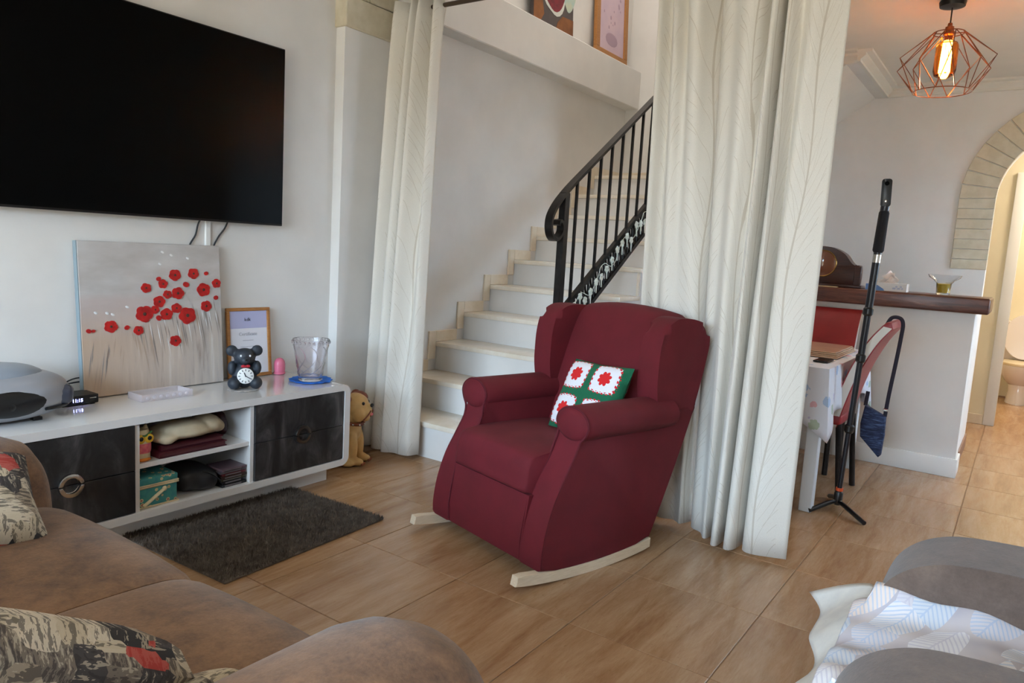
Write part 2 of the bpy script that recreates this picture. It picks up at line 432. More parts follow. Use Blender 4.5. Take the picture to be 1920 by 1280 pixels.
# wrought-iron railing
ra = thing('stair_railing', 'black wrought iron stair railing with a scrolled handrail end and cast lattice band', 'railing', (3.70, 2.25, nz(2)))
RY = 2.25
sl = RISE/RUN
hr = lambda x: 1.690 + (x-3.838)*.668        # handrail centre height
bt = lambda x: .984 + (x-3.852)*.672         # band top
obj('newel_post', box(3.672, 3.722, RY-.022, RY+.022, nz(2), hr(3.70)-.01, .003, 1), 'dark_metal', ra)
rp = [(6.25, RY, hr(6.25)), (3.80, RY, hr(3.80)), (3.70, RY, hr(3.70)-.004), (3.605, RY, hr(3.70)-.085), (3.548, RY, hr(3.70)-.165), (3.552, RY, hr(3.70)-.245),
      (3.605, RY, hr(3.70)-.285), (3.668, RY, hr(3.70)-.245), (3.672, RY, hr(3.70)-.195), (3.640, RY, hr(3.70)-.175), (3.625, RY, hr(3.70)-.2)]
path = [Vector(rp[0])] + spline(rp[1:], 6)
def strap(path, wy, th):
    b = bmesh.new(); rings = []
    for i, p in enumerate(path):
        a = path[max(i-1,0)]; c = path[min(i+1,len(path)-1)]; t = (c-a).normalized(); nrm = Vector((-t.z, 0, t.x))
        rings.append([b.verts.new(p + nrm*s*th + Vector((0, q*wy, 0))) for s, q in ((-1,-1),(1,-1),(1,1),(-1,1))])
    for A, B in zip(rings, rings[1:]):
        for k in range(4): b.faces.new((A[k], A[(k+1)%4], B[(k+1)%4], B[k]))
    b.faces.new(rings[0]); b.faces.new(rings[-1][::-1]); return b
obj('handrail', strap(path, .024, .009), 'dark_metal', ra)
xb = 3.83
while xb < 6.2:
    obj('baluster', box(xb-.0075, xb+.0075, RY-.0075, RY+.0075, bt(xb)-.01, hr(xb)-.004), 'dark_metal', ra, sm=0); xb += .136
BH = .205
for off, th in ((-.012, .014), (-BH, .014)):
    obj('band_rail', strap([Vector((3.70, RY, bt(3.70)+off)), Vector((6.2, RY, bt(6.2)+off))], .014, th), 'dark_metal', ra)
ang = math.atan(.672)
ring_me = None
xk = 3.80; k = 0
while xk < 5.5:
    zc = bt(xk) - .108
    M = TR((xk, RY, zc), ry=-ang)
    b = bmesh.new()
    tube([(.026*math.cos(2*PI*i/12), 0, .066*math.sin(2*PI*i/12)) for i in range(12)], .0075, 6, bm=b, closed=True)
    tube([(-.038, 0, -.07), (-.012, 0, -.02), (.012, 0, .02), (.038, 0, .07)], .008, 6, bm=b)
    obj('lattice_scroll', xf(b, M), 'dark_metal', ra); xk += .062; k += 1
# white fairy lights wound through the band
mat('petal_white', (225,232,224), .5, c2=(205,218,208), scale=30)
sg = thing('fairy_lights', 'string of small white flower lights wound through the railing band', 'string lights', (3.85, 2.225, bt(3.85)-.1))
wp = []; random.seed(3)
xk = 3.80
while xk < 4.95: wp.append((xk, RY-.03+random.uniform(-.005,.005), bt(xk)-.06+.045*math.sin(xk*23))); xk += .035
obj('wire', tube(spline(wp, 3), .0022, 5), 'petal_white', sg)
for i in range(17):
    xx = 3.83 + i*.064; c = (xx, RY-.034, bt(xx)-.055+random.uniform(-.05,.03))
    b = bmesh.new()
    for q in range(5):
        a = 2*PI*q/5+i; ell((c[0]+.014*math.cos(a), c[1], c[2]+.014*math.sin(a)), (.012,.007,.012), 8, 5, bm=b)
    tube([c, (c[0]+.006, c[1], c[2]-.05-random.random()*.03)], [.006,.0035], 6, bm=b)
    obj('flower_light', b, 'petal_white', sg)

# ------------------------------------------------------------------ curtains and rod
def curtain_mat():
    M = bpy.data.materials.new('curtain_fabric'); t = NT(M); MATS['curtain_fabric'] = M
    tc = t.n('UVMap'); mp = t.n('Mapping'); t.l(tc.outputs[0], mp.inputs[0])
    sep = t.n('SeparateXYZ'); t.l(mp.outputs[0], sep.inputs[0])
    u, v = sep.outputs[0], sep.outputs[1]
    wob = t.noise(mp.outputs[0], 3.0, 1)
    P_ = .13
    cu = t.math('PINGPONG', t.math('ADD', u, t.math('MULTIPLY', t.math('SINE', t.math('MULTIPLY', v, 7)), .014)), P_)
    cn = t.math('DIVIDE', cu, P_)
    stem = t.math('LESS_THAN', cn, .03)
    def sprays(freq, bend, wd, amp):
        a = t.math('SUBTRACT', t.math('ADD', t.math('MULTIPLY', v, freq), t.math('MULTIPLY', wob, amp)), t.math('MULTIPLY', t.math('SINE', t.math('MULTIPLY', cn, 1.5708)), bend))
        return t.math('LESS_THAN', t.math('ABSOLUTE', t.math('SUBTRACT', t.math('FRACT', a), .5)), wd)
    l1 = sprays(5.2, 1.5, .011, 1.1); l2 = t.math('MULTIPLY', sprays(15.6, 2.9, .020, 1.6), t.math('GREATER_THAN', wob, .5))
    msk = t.math('MINIMUM', t.math('ADD', t.math('MULTIPLY', t.math('ADD', l1, l2), t.math('LESS_THAN', cn, .74)), stem), 1)
    weave = t.noise(t.coords((400,400,900)), 1, 2)
    base = t.ramp(weave, [(.3, (213,207,196)), (.7, (228,222,212))])
    t.set(t.mix(t.math('MULTIPLY', msk, .5), base, (170,154,132)), .85)
    t.b.inputs['Sheen Weight'].default_value = .15
    t.bump(weave, .25, .002)
curtain_mat()
def deepen(pl, k):
    xm = sum(a for a, b in pl)/len(pl)
    return [(xm+(a-xm)*k, b) for a, b in pl]
def curtain(plan_top, plan_bot, ztop, zbot, nz_=26, n=5, thick=.004, jit=.0):
    """plan curves: lists of (x, y) with equal counts"""
    pt = spline([(a, b, 0) for a, b in plan_top], n); pb = spline([(a, b, 0) for a, b in plan_bot], n)
    ul = [0]
    for a, b in zip(pb, pb[1:]): ul.append(ul[-1]+(b-a).length)
    bm = bmesh.new(); uv = bm.loops.layers.uv.new('UVMap'); V = []
    for i in range(len(pt)):
        col = []
        for j in range(nz_+1):
            f = j/nz_; g = f**.75
            p = pt[i].lerp(pb[i], g); zb = zbot(i/(len(pt)-1)) if callable(zbot) else zbot
            sway = .006*math.sin(7*f+i*.35)*f
            col.append(bm.verts.new((p.x+sway, p.y+sway*.6, ztop+(zb-ztop)*f)))
        V.append(col)
    for i in range(len(pt)-1):
        for j in range(nz_):
            fc = bm.faces.new((V[i][j], V[i+1][j], V[i+1][j+1], V[i][j+1]))
            for lp, (a, q) in zip(fc.loops, ((i,j),(i+1,j),(i+1,j+1),(i,j+1))): lp[uv].uv = (ul[a], (1-q/nz_)*2.5)
    return bm
rod = thing('curtain_rod', 'thin bronze curtain rod running over the two leaf-patterned curtains', 'curtain rod', (3.215, 2.0, 2.56))
mat('bronze', (92,78,66), .35, .8)
obj('rod', tube([(3.215, -.6, 2.56), (3.215, 3.228, 2.56)], .0125, 12), 'bronze', rod)
obj('bracket', boxes([(3.205,3.225,3.222,3.235,2.53,2.60)], .003), 'bronze', rod)
for hy in (.4, 2.2): obj('hanger', tube([(3.215, hy, 2.56), (3.215, hy, 2.66)], .006, 8), 'bronze', rod)
# left curtain: gathered beside the stairs, pushed forward at the hem by the first step
top = [(3.215,3.15),(3.155,3.12),(3.195,3.07),(3.225,3.04),(3.165,3.005),(3.20,2.985),(3.265,2.965),(3.15,2.93),(3.235,2.895),(3.275,2.87),(3.165,2.84),(3.215,2.815)]
bot = [(3.10,3.178),(3.045,3.16),(3.075,3.105),(3.11,3.085),(3.035,3.065),(3.045,3.00),(3.10,2.985),(3.025,2.965),(3.045,2.90),(3.05,2.86),(3.06,2.80),(3.095,2.775)]
cl = obj('curtain', curtain(deepen(top, 1.35), deepen(bot, 1.7), 2.60, lambda f: .03), 'curtain_fabric', sm=60)
tag(cl, 'narrow cream leaf-patterned curtain gathered beside the pillar and bulldog ornament', 'curtain', 'leaf-patterned curtains')
cl.modifiers.new('solid', 'SOLIDIFY').thickness = .004
# right curtain: two overlapping panels
xo = 3.12
topA = [(3.27,1.55),(3.20,1.52),(3.24,1.48),(3.18,1.44),(3.23,1.405),(3.17,1.37),(3.16,1.32),(3.21,1.28),(3.24,1.24),(3.25,1.20),(3.26,1.12)]
botA = [(3.29,1.52),(3.22,1.48),(3.25,1.42),(3.205,1.35),(3.185,1.28),(3.20,1.235),(3.195,1.21),(3.18,1.185),(3.20,1.165),(3.24,1.15),(3.27,1.08)]
topB = [(3.19,1.235),(3.155,1.20),(3.14,1.15),(3.095,1.08),(3.085,1.02),(3.13,.985),(3.165,.97),(3.085,.955),(3.09,.925),(3.17,.92),(3.18,.905),(3.08,.89),(3.10,.84),(3.085,.78),(3.11,.72),(3.12,.678)]
botB = [(3.18,1.145),(3.15,1.125),(3.14,1.08),(3.10,1.04),(3.15,1.022),(3.135,1.012),(3.075,.995),(3.075,.968),(3.15,.962),(3.14,.950),(3.07,.935),(3.075,.898),(3.16,.882),(3.10,.868),(3.085,.81),(3.11,.688)]
for tp, bt_, hem, lab in ((topA, botA, .03, 'cream leaf-patterned curtain panel behind the wider panel, next to the rocking armchair'),
                     (topB, botB, .022, 'wide cream leaf-patterned curtain panel hanging in front of the dining corner')):
    c = obj('curtain', curtain(deepen(tp, 1.55), deepen(bt_, 1.6), 2.60, lambda f, h=hem: h), 'curtain_fabric', sm=60)
    tag(c, lab, 'curtain', 'leaf-patterned curtains')
    c.modifiers.new('solid', 'SOLIDIFY').thickness = .004

# ------------------------------------------------------------------ television and cables
mat('tv_screen', (5,5,5), .3, Specular_IOR_Level=.06)
tv = thing('television', 'large black flat television mounted on the white wall', 'television', (1.68, 3.215, 1.294))
obj('screen', box(.905, 2.455, 3.1985, 3.2005, 1.304, 2.172), 'tv_screen', tv, sm=0)
obj('casing', box(.90, 2.46, 3.20, 3.222, 1.294, 2.178, .004, 2), 'black_plastic', tv)
obj('wall_bracket', box(1.45, 1.91, 3.22, 3.2595, 1.55, 1.95), 'black_plastic', tv, sm=0)
obj('logo', box(1.672, 1.70, 3.1985, 3.1995, 1.2975, 1.3005), 'dark_metal', tv, sm=0)
mat('cable_black', (38,42,46), .5)
c1 = obj('television_cable', tube(spline([(2.035,3.25,1.31),(2.018,3.252,1.275),(2.005,3.252,1.225),(1.975,3.252,1.175),(1.955,3.252,1.10),(1.95,3.25,.60),(1.94,3.245,.517)], 5), .004, 6), 'cable_black')
tag(c1, 'black cable hanging under the television, left of the white trunking', 'cable', 'cables under the television')
c2 = obj('television_cable', tube(spline([(2.18,3.25,1.31),(2.16,3.252,1.265),(2.125,3.252,1.22),(2.095,3.252,1.16),(2.07,3.252,1.05),(2.05,3.25,.60),(2.04,3.245,.517)], 5), .004, 6), 'cable_black')
tag(c2, 'black cable hanging under the television, right of the white trunking', 'cable', 'cables under the television')
tk = obj('cable_trunking', box(2.055, 2.083, 3.247, 3.26, .52, 1.40, .003, 1), 'white_matt')
tag(tk, 'white plastic cable trunking on the wall under the television', 'trunking')

# ------------------------------------------------------------------ TV cabinet
cb = thing('tv_cabinet', 'long white gloss TV cabinet with dark stone-look drawers and open shelves', 'cabinet', (1.74, 3.0, 0))
def dark_panel():
    M = bpy.data.materials.new('slate_laminate'); t = NT(M); MATS['slate_laminate'] = M
    v = t.coords((4, 4, 1.6)); a = t.noise(v, 2.2, 8, .65, .6)
    t.set(t.ramp(a, [(.34, (20,20,21)), (.47, (36,36,37)), (.57, (60,59,60)), (.68, (98,95,93))]), .45)
    t.bump(a, .1, .002)
dark_panel()
CX0, CX1, CYF, CYB, CZ0, CZ1 = .90, 2.57, 2.77, 3.255, .092, .515
# rounded outer shell: ring extruded along Y
def rrect(x0, x1, z0, z1, r, n=6):
    out = []
    for cx, cz, a0 in ((x1-r, z1-r, 0), (x0+r, z1-r, PI/2), (x0+r, z0+r, PI), (x1-r, z0+r, 1.5*PI)):
        for i in range(n+1): a = a0+PI/2*i/n; out.append((cx+r*math.cos(a), cz+r*math.sin(a)))
    return out
def ring_prism(o, i, y0, y1):
    b = bmesh.new(); n = len(o)
    L = [[b.verts.new((p[0], y, p[1])) for p in q] for q, y in ((o,y0),(i,y0),(i,y1),(o,y1))]
    for A, B in zip(L, L[1:]+L[:1]):
        for k in range(n): b.faces.new((A[k], A[(k+1)%n], B[(k+1)%n], B[k]))
    return b
obj('frame', ring_prism(rrect(CX0, CX1, CZ0, CZ1, .045), rrect(CX0+.036, CX1-.036, CZ0+.032, CZ1-.032, .012), CYF, CYB), 'white_gloss', cb)
obj('back_panel', box(CX0+.03, CX1-.03, CYB-.012, CYB, CZ0+.02, CZ1-.02), 'white_matt', cb, sm=0)
DL, DR = 1.472, 1.995
for xd in (DL, DR): obj('divider', box(xd-.009, xd+.009, CYF+.012, CYB-.012, CZ0+.032, CZ1-.032), 'white_gloss', cb, sm=0)
obj('shelf', box(DL+.009, DR-.009, CYF+.02, CYB-.012, .296, .316, .001, 1), 'white_gloss', cb)
obj('plinth', box(CX0+.08, 2.505, 2.862, 3.2, 0, CZ0), 'white_matt', cb, sm=0)
def half_ring(c, r0, r1, a0, a1, y0, y1):
    n = 12; P = [(c[0]+r1*math.cos(a0+(a1-a0)*i/n), c[1]+r1*math.sin(a0+(a1-a0)*i/n)) for i in range(n+1)] + \
              [(c[0]+r0*math.cos(a1+(a0-a1)*i/n), c[1]+r0*math.sin(a1+(a0-a1)*i/n)) for i in range(n+1)]
    return prism(P, y0, y1, 'y', .0015, 2)
mat('bronze_dark', (96,90,84), .28, .9)
for (xa, xb, zm, hc, hm) in ((CX0+.039, DL-.012, .297, (1.219, .297), 'chrome'), (DR+.012, CX1-.039, .303, (2.269, .303), 'bronze_dark')):
    lo = obj('drawer', box(xa, xb, CYF+.004, CYF+.022, CZ0+.035, zm-.0015, .001, 1), 'slate_laminate', cb, sm=0)
    hi = obj('drawer', box(xa, xb, CYF+.004, CYF+.022, zm+.0015, CZ1-.035, .001, 1), 'slate_laminate', cb, sm=0)
    obj('handle', half_ring(hc, .031, .044, .06, PI-.06, CYF-.012, CYF+.004), hm, hi)
    obj('handle', half_ring(hc, .031, .044, PI+.06, 2*PI-.06, CYF-.012, CYF+.004), hm, lo)

TOP = CZ1
# ------------------------------------------------------------------ poppy canvas
def canvas_mat():
    M = bpy.data.materials.new('canvas_paint'); t = NT(M); MATS['canvas_paint'] = M
    tc = t.n('TexCoord'); sep = t.n('SeparateXYZ'); t.l(tc.outputs['Object'], sep.inputs[0])
    zz = t.math('DIVIDE', sep.outputs[2], .66); xx = t.math('DIVIDE', sep.outputs[0], .66)
    st_ = t.noise(t.coords((26, 4, 2.2)), 1.2, 6, .6, .3)
    low = t.ramp(st_, [(.3, (150,138,130)), (.45, (186,178,172)), (.58, (196,186,176)), (.72, (214,210,206))])
    tint = t.mix(t.math('MULTIPLY', t.math('SUBTRACT', .5, xx), .8), low, (188,158,132))
    sky = t.ramp(t.noise(t.coords((2,2,5)), 3, 3), [(.3, (178,172,168)), (.7, (196,192,190))])
    hz = t.mix(t.math('MULTIPLY', t.math('LESS_THAN', xx, .02), .5), sky, (190,168,162))
    f1 = t.n('MapRange'); f1.inputs[1].default_value = .62; f1.inputs[2].default_value = .67; t.l(zz, f1.inputs[0])
    f2 = t.n('MapRange'); f2.inputs[1].default_value = .35; f2.inputs[2].default_value = .58; t.l(zz, f2.inputs[0])
    t.set(t.mix(f2.outputs[0], tint, t.mix(f1.outputs[0], hz, sky)), .7); t.bump(st_, .15, .002)
canvas_mat()
CW = .655; tilt = -.075
cv = thing('canvas_painting', 'unframed canvas painting of red poppies leaning on the wall', 'painting', (1.785, 3.175, TOP+.004), 0)
CM = Matrix.Rotation(tilt, 4, 'X')
obj('canvas', xf(box(-CW/2, CW/2, 0, .03, 0, .662, .003, 1), CM), 'canvas_paint', cv, local=True)
mat('canvas_edge', (124,138,144), .8)
obj('canvas_edge', xf(box(-CW/2-.002, -CW/2+.001, .001, .03, 0, .662), CM), 'canvas_edge', cv, local=True, sm=0)
mat('poppy_red', (196,26,24), .55, c2=(158,16,18), scale=40); mat('poppy_core', (70,44,36), .6); mat('paint_white', (226,226,226), .6)
mat('paint_dark', (150,140,134), .7); mat('paint_tan', (178,156,138), .7); mat('poppy_halo', (202,160,140), .7)
flowers = [(0.644,0.785,0.044),(0.784,0.796,0.042),(0.884,0.798,0.016),(0.964,0.726,0.036),(0.524,0.759,0.017),(0.554,0.724,0.034),(0.433,0.698,0.036),(0.724,0.719,0.022),(0.858,0.681,0.053),(0.66,0.659,0.046),(0.583,0.652,0.032),(0.522,0.604,0.043),(0.956,0.622,0.018),(0.874,0.563,0.043),(0.645,0.555,0.038),(0.414,0.523,0.061),(0.49,0.55,0.031),(0.571,0.516,0.045),(0.514,0.492,0.02),(0.726,0.501,0.065),(0.187,0.45,0.044),(0.291,0.438,0.017),(0.368,0.415,0.034),(0.046,0.428,0.016),(0.075,0.427,0.011),(0.628,0.328,0.042)]
random.seed(11)
def strokes(lst):
    b = bmesh.new()
    for x0, z0, x1, z1, w_ in lst:
        d = Vector((x1-x0, 0, z1-z0)); nrm = Vector((-d.z, 0, d.x)).normalized()*w_/2
        P = [Vector((x0,-.0006,z0)), Vector((x0,-.0006,z0))+d*.4+nrm, Vector((x1,-.0006,z1)), Vector((x0,-.0006,z0))+d*.4-nrm]
        b.faces.new([b.verts.new(p) for p in P])
    return xf(b, CM)
S3 = {'paint_dark': [], 'paint_white': [], 'paint_tan': []}
for i in range(64):
    u = random.uniform(.04, .96); topv = .30+.34*u+random.uniform(-.1,.04); ln = random.uniform(.08,.3)
    k = random.choice(['paint_dark','paint_tan','paint_white','paint_dark'] if u > .4 else ['paint_tan','paint_dark'])
    S3[k].append(((u-.5)*CW, topv*.662, (u-.5)*CW+ln*.10*(1 if u > .3 else -1), max(.01,(topv-ln))*.662, random.uniform(.003,.008)))
for k, v in S3.items():
    o = obj('brush_strokes', strokes(v), k, cv, local=True, sm=0); o['kind'] = 'stuff'
wh = [(.561,.941),(.624,.922),(.539,.86),(.745,.904),(.096,.542),(.168,.537),(.203,.528),(.3,.573)]
for i, (u, v) in enumerate(wh):
    b = ell(((u-.5)*CW, -.0008, v*.662), (.009,.0012,.0055), 10, 6, rot=Matrix.Rotation(.5,3,'Y'))
    obj('white_bud', xf(b, CM), 'paint_white', cv, local=True)
for i, (u, v, r) in enumerate(flowers):
    R = r*.655; cx, cz = (u-.5)*CW, v*.662; n = 30; ph = random.random()*6; np_ = 5 if r > .03 else 2
    P = []
    for k in range(n):
        a = 2*PI*k/n; q = R*(.86+.16*abs(math.sin(np_*a/2+ph))+random.uniform(-.03,.03)); P.append((min(cx+q*math.cos(a), CW/2), cz+q*math.sin(a)*.93))
    fo = obj('poppy', xf(prism(P, -.0035-.0002*(i%5), -.0002, 'y'), CM), 'poppy_red', cv, local=True, sm=0)
    if r > .03: obj('poppy_centre', xf(ell((cx, -.0045, cz), (R*.2,.0012,R*.2), 10, 6), CM), 'poppy_core', fo, local=True)

# ------------------------------------------------------------------ framed certificate
mat('frame_oak', (176,122,66), .45, c2=(158,104,52), scale=8, stretch=(4,4,30))
mat('paper', (222,222,230), .6); mat('paper_band', (178,180,214), .6); mat('ink', (46,44,56), .6); mat('ink_pale', (170,170,180), .6)
FW, FH = .245, .355
fr = thing('framed_certificate', 'certificate in a thin oak frame leaning behind the bear clock', 'picture frame', (2.285, 3.205, TOP+.003), -.06)
FM = Matrix.Rotation(-.09, 4, 'X')
for (a, b_, c, d) in ((-FW/2,FW/2,0,.017),(-FW/2,FW/2,FH-.017,FH),(-FW/2,-FW/2+.017,.017,FH-.017),(FW/2-.017,FW/2,.017,FH-.017)):
    obj('frame_rail', xf(box(a, b_, -.006, .012, c, d, .003, 2), FM), 'frame_oak', fr, local=True)
pp = obj('paper', xf(box(-FW/2+.016, FW/2-.016, .002, .008, .016, FH-.016), FM), 'paper', fr, local=True, sm=0)
obj('heading_band', xf(box(-FW/2+.017, FW/2-.017, .0012, .0022, FH-.105, FH-.017), FM), 'paper_band', pp, local=True, sm=0)
def label_text(nm, body, size, x, zz, m_, par):
    o = text(nm, body, size, FM @ Matrix.Translation((x, .0005, zz)) @ Matrix.Rotation(PI/2, 4, 'X'), m_, None)
    o.parent = par; mw = o.location.copy(); o.location = mw; return o
label_text('heading', 'kdk', .024, -.005, FH-.068, 'ink', pp)
label_text('title', 'Certificate', .024, -.005, FH-.142, 'ink_pale', pp)
lines = bmesh.new()
for i, (w_, zz) in enumerate(((.06,.187),(.09,.155),(.11,.143),(.11,.131),(.08,.119))): box(-w_/2-.005, w_/2-.005, .001, .0022, zz, zz+.0025, bm=lines)
obj('text_lines', xf(lines, FM), 'ink_pale', pp, local=True, sm=0)

# ------------------------------------------------------------------ bear clock on a lace mat
mat('bear_resin', (42,50,60), .55, c2=(30,36,44), scale=18, bump=.15, bscale=160)
mat('lace', (204,196,190), .9, c2=(168,160,154), scale=60); mat('red_bow', (176,22,40), .6); mat('clock_white', (226,226,222), .4)
mat('stone_white', (230,232,236), .3)
lm = obj('lace_mat', lathe([(0,0),(.05,0),(.068,.001),(.072,.003),(.066,.005),(.05,.003),(0,.003)], (2.075, 2.965, TOP+.0005), 40, wob=lambda a, k: 1+.06*math.sin(12*a) if k > 1 and k < 5 else 1), 'lace')
tag(lm, 'small lace-edged mat under the bear clock', 'mat')
be = thing('bear_clock', 'dark grey bear figurine with a round clock in its belly and red bow', 'clock', (2.088, 2.978, TOP+.006), -.50)
b = bmesh.new()
for c, r in (((0,0,.062),(.056,.048,.062)), ((0,-.008,.150),(.050,.044,.042)), ((-.056,.0,.178),(.027,.016,.027)), ((.056,.0,.178),(.027,.016,.027)), ((0,-.045,.138),(.024,.02,.018)),
             ((-.056,-.012,.098),(.02,.024,.034)), ((.056,-.012,.098),(.02,.024,.034)), ((-.048,-.035,.03),(.03,.04,.03)), ((.048,-.035,.03),(.03,.04,.03))):
    ell(c, r, 20, 12, bm=b)
bo = remesh(obj('body', b, 'bear_resin', be, local=True), .0042)
cf = obj('clock_face', xf(lathe([(0,0),(.037,0),(.037,.008),(.034,.010),(0,.010)], n=32), TR((0,-.047,.066), rx=PI/2)), 'clock_white', be, local=True)
b = bmesh.new()
for k in range(12):
    a = 2*PI*k/12; box(-.0016,.0016,-.0045,.0045,0,.001, bm=b)
    vs = b.verts[-8:]; bmesh.ops.transform(b, matrix=TR((.028*math.sin(a), .028*math.cos(a), .0102), rz=-a), verts=vs)
obj('hour_mark', xf(b, TR((0,-.047,.066), rx=PI/2)), 'ink', cf, local=True, sm=0)
for a, L, wd in ((-.38,.018,.0022),(2.1,.026,.0016)):
    b = box(-wd, wd, -.004, L, 0, .001)
    obj('clock_hand', xf(xf(b, TR((0,0,.0112), rz=-a)), TR((0,-.047,.066), rx=PI/2)), 'ink', cf, local=True, sm=0)
b = ell((-.01,-.052,.112),(.011,.006,.007),10,6); ell((.01,-.052,.112),(.011,.006,.007),10,6,bm=b); ell((0,-.055,.112),(.004,.005,.005),8,5,bm=b)
obj('bow_tie', b, 'red_bow', be, local=True)
for s in (-1, 1): obj('eye', ell((s*.02,-.047,.160),(.0045,.003,.0055),10,6), 'stone_white', be, local=True)
obj('nose', ell((0,-.064,.143),(.007,.005,.005),10,6), 'black_plastic', be, local=True)

# ------------------------------------------------------------------ pink ornament, vase and doily
mat('pink_gloss', (236,130,158), .25, c2=(228,112,146), scale=10)
pk = thing('pink_ornament', 'small glossy pink ornament beside the certificate', 'ornament', (2.455, 3.195, TOP))
obj('body', lathe([(0,0),(.022,0),(.026,.004),(.029,.03),(.029,.055),(.026,.07),(.018,.082),(.008,.087),(0,.088)], (2.455,3.195,TOP), 20), 'pink_gloss', pk)
obj('base_ring', lathe([(.0265,.002),(.0305,.004),(.0305,.010),(.028,.012)], (2.455,3.195,TOP), 20), 'pink_gloss', pk)
mat('blue_felt', (40,118,214), .8, c2=(28,98,196), scale=40)
dy = obj('doily', lathe([(0,0),(.09,0),(.102,.004),(.106,.010),(.101,.010),(.088,.004),(0,.004)], (2.462, 2.95, TOP+.0005), 64, wob=lambda a, k: 1+.05*math.sin(14*a)+.03*math.sin(5*a+1) if 1 < k < 5 else 1), 'blue_felt')
tag(dy, 'bright blue scalloped doily under the crystal vase', 'doily')
glass('crystal', (252,250,253), .14, 1.33)
va = thing('crystal_vase', 'tall cut crystal vase flaring to the rim on a blue doily', 'vase', (2.458, 2.95, TOP+.0055))
vz = .212
prof = [(0,0),(.056,0),(.060,.004),(.060,.02),(.064,.05),(.076,.12),(.088,.185),(.093,vz-.006),(.092,vz),(.087,vz-.002),(.082,.18),(.070,.12),(.057,.05),(.052,.022),(0,.018)]
obj('glass', lathe(prof, (2.458,2.95,TOP+.0055), 48, wob=lambda a, k: 1+.012*math.sin(24*a+(k if k < 8 else 0)*.9)), 'crystal', va)
b = bmesh.new()
for k in range(24):
    a = 2*PI*k/24; ell((2.458+.0925*math.cos(a), 2.95+.0925*math.sin(a), TOP+.0055+vz-.014), (.006,.006,.009), 8, 5, bm=b)
obj('cut_rim', b, 'crystal', va)
for s in range(8):
    pts = []
    for i in range(12):
        t_ = i/11; zz = .03+.15*t_; r = .0605+(.0885-.0605)*((zz-.02)/.165); a = 2*PI*s/8 + 1.3*math.sin(t_*2.4)
        pts.append((2.458+r*math.cos(a), 2.95+r*math.sin(a), TOP+.0055+zz))
    obj('cut_swirl', tube(pts, .0026, 6), 'crystal', va)

# ------------------------------------------------------------------ set-top box with clock display, its leads, glass tray
sb = thing('set_top_box', 'small black set-top box with a lit blue clock display', 'set-top box', (1.40, 3.12, TOP))
obj('case', box(1.325, 1.472, 3.083, 3.19, TOP+.004, TOP+.041, .004, 2), 'black_plastic', sb)
for fx_ in (1.335, 1.445):
    for fy_ in (3.09, 3.17): obj('foot', box(fx_, fx_+.015, fy_, fy_+.015, TOP, TOP+.005), 'black_plastic', sb, sm=0)
emis('led_blue', (150,160,255), 9)
dsp = text('display_digits', '11:15', .019, TR((1.389, 3.0822, TOP+.0155), rx=PI/2), 'led_blue', sb)
text('logo', 'Maxwell', .006, TR((1.449, 3.0822, TOP+.026), rx=PI/2), 'chrome', sb) if False else obj('logo', box(1.436,1.462,3.0818,3.0832,TOP+.026,TOP+.0285), 'chrome', sb, sm=0)
for k, (dz, dy_) in enumerate(((.055,0),(.046,.012))):
    ld = obj('set_top_box_lead', tube(spline([(1.36+.02*k,3.192,TOP+.03),(1.36+.02*k,3.205,TOP+.05),(1.40,3.225+dy_,TOP+.07-.012*k),(1.47,3.235+dy_,TOP+.085-.02*k),(1.60,3.24,TOP+.06),(1.7,3.245,TOP+.006)], 5), .0032, 6), 'cable_black')
    tag(ld, ('black lead arching highest from the set-top box to the canvas', 'black lead lying lower behind the set-top box')[k], 'cable', 'set-top box leads')
mat('acrylic', (232,222,226), .08, Alpha=.34)
ty = thing('glass_tray', 'clear textured glass tray in front of the poppy canvas', 'tray', (1.72, 3.06, TOP))
def tray_geo(x0, x1, y0, y1, h, t_):
    b = box(x0, x1, y0, y1, TOP+.0005, TOP+t_)
    for q in ((x0,x1,y0,y0+t_),(x0,x1,y1-t_,y1),(x0,x0+t_,y0+t_,y1-t_),(x1-t_,x1,y0+t_,y1-t_)): box(*q, TOP+t_, TOP+h, bm=b)
    return b
obj('tray', tray_geo(1.60, 1.83, 2.985, 3.10, .030, .006), 'acrylic', ty, sm=0)
for k in range(7): obj('moulded_bead', ell((1.628+k*.029, 2.984, TOP+.016), (.011,.004,.009), 10, 6), 'acrylic', ty)

# ------------------------------------------------------------------ CD radio (boombox)
mat('silver_plastic', (160,161,166), .35, .2); mat('grey_lid', (142,150,160), .4); mat('smoke_plastic', (70,74,88), .1); mat('speaker_black', (10,10,11), .5)
bx = thing('cd_radio', 'silver portable CD radio with black oval speaker on the cabinet', 'radio', (1.045, 3.02, TOP))
cx, cy = 1.05, 3.02
b = ell((cx, cy, TOP+.096), (.262,.148,.094), 36, 20, p=.74)
obj('body', b, 'silver_plastic', bx)
obj('cd_lid', ell((cx-.015, cy+.012, TOP+.152), (.205,.124,.060), 32, 14, p=.8), 'grey_lid', bx)
spk = obj('speaker', ell((cx+.045, cy-.118, TOP+.086), (.142,.042,.054), 28, 14, rot=Matrix.Rotation(.14,3,'Z')), 'speaker_black', bx)
obj('speaker_dome', ell((cx+.02, cy-.158, TOP+.08), (.016,.006,.016), 14, 8), 'black_plastic', spk)
obj('speaker', ell((cx-.20, cy-.088, TOP+.070), (.055,.05,.055), 20, 12), 'speaker_black', bx)
obj('display_window', ell((cx+.212, cy-.062, TOP+.088), (.05,.05,.042), 18, 10, p=.7), 'smoke_plastic', bx)
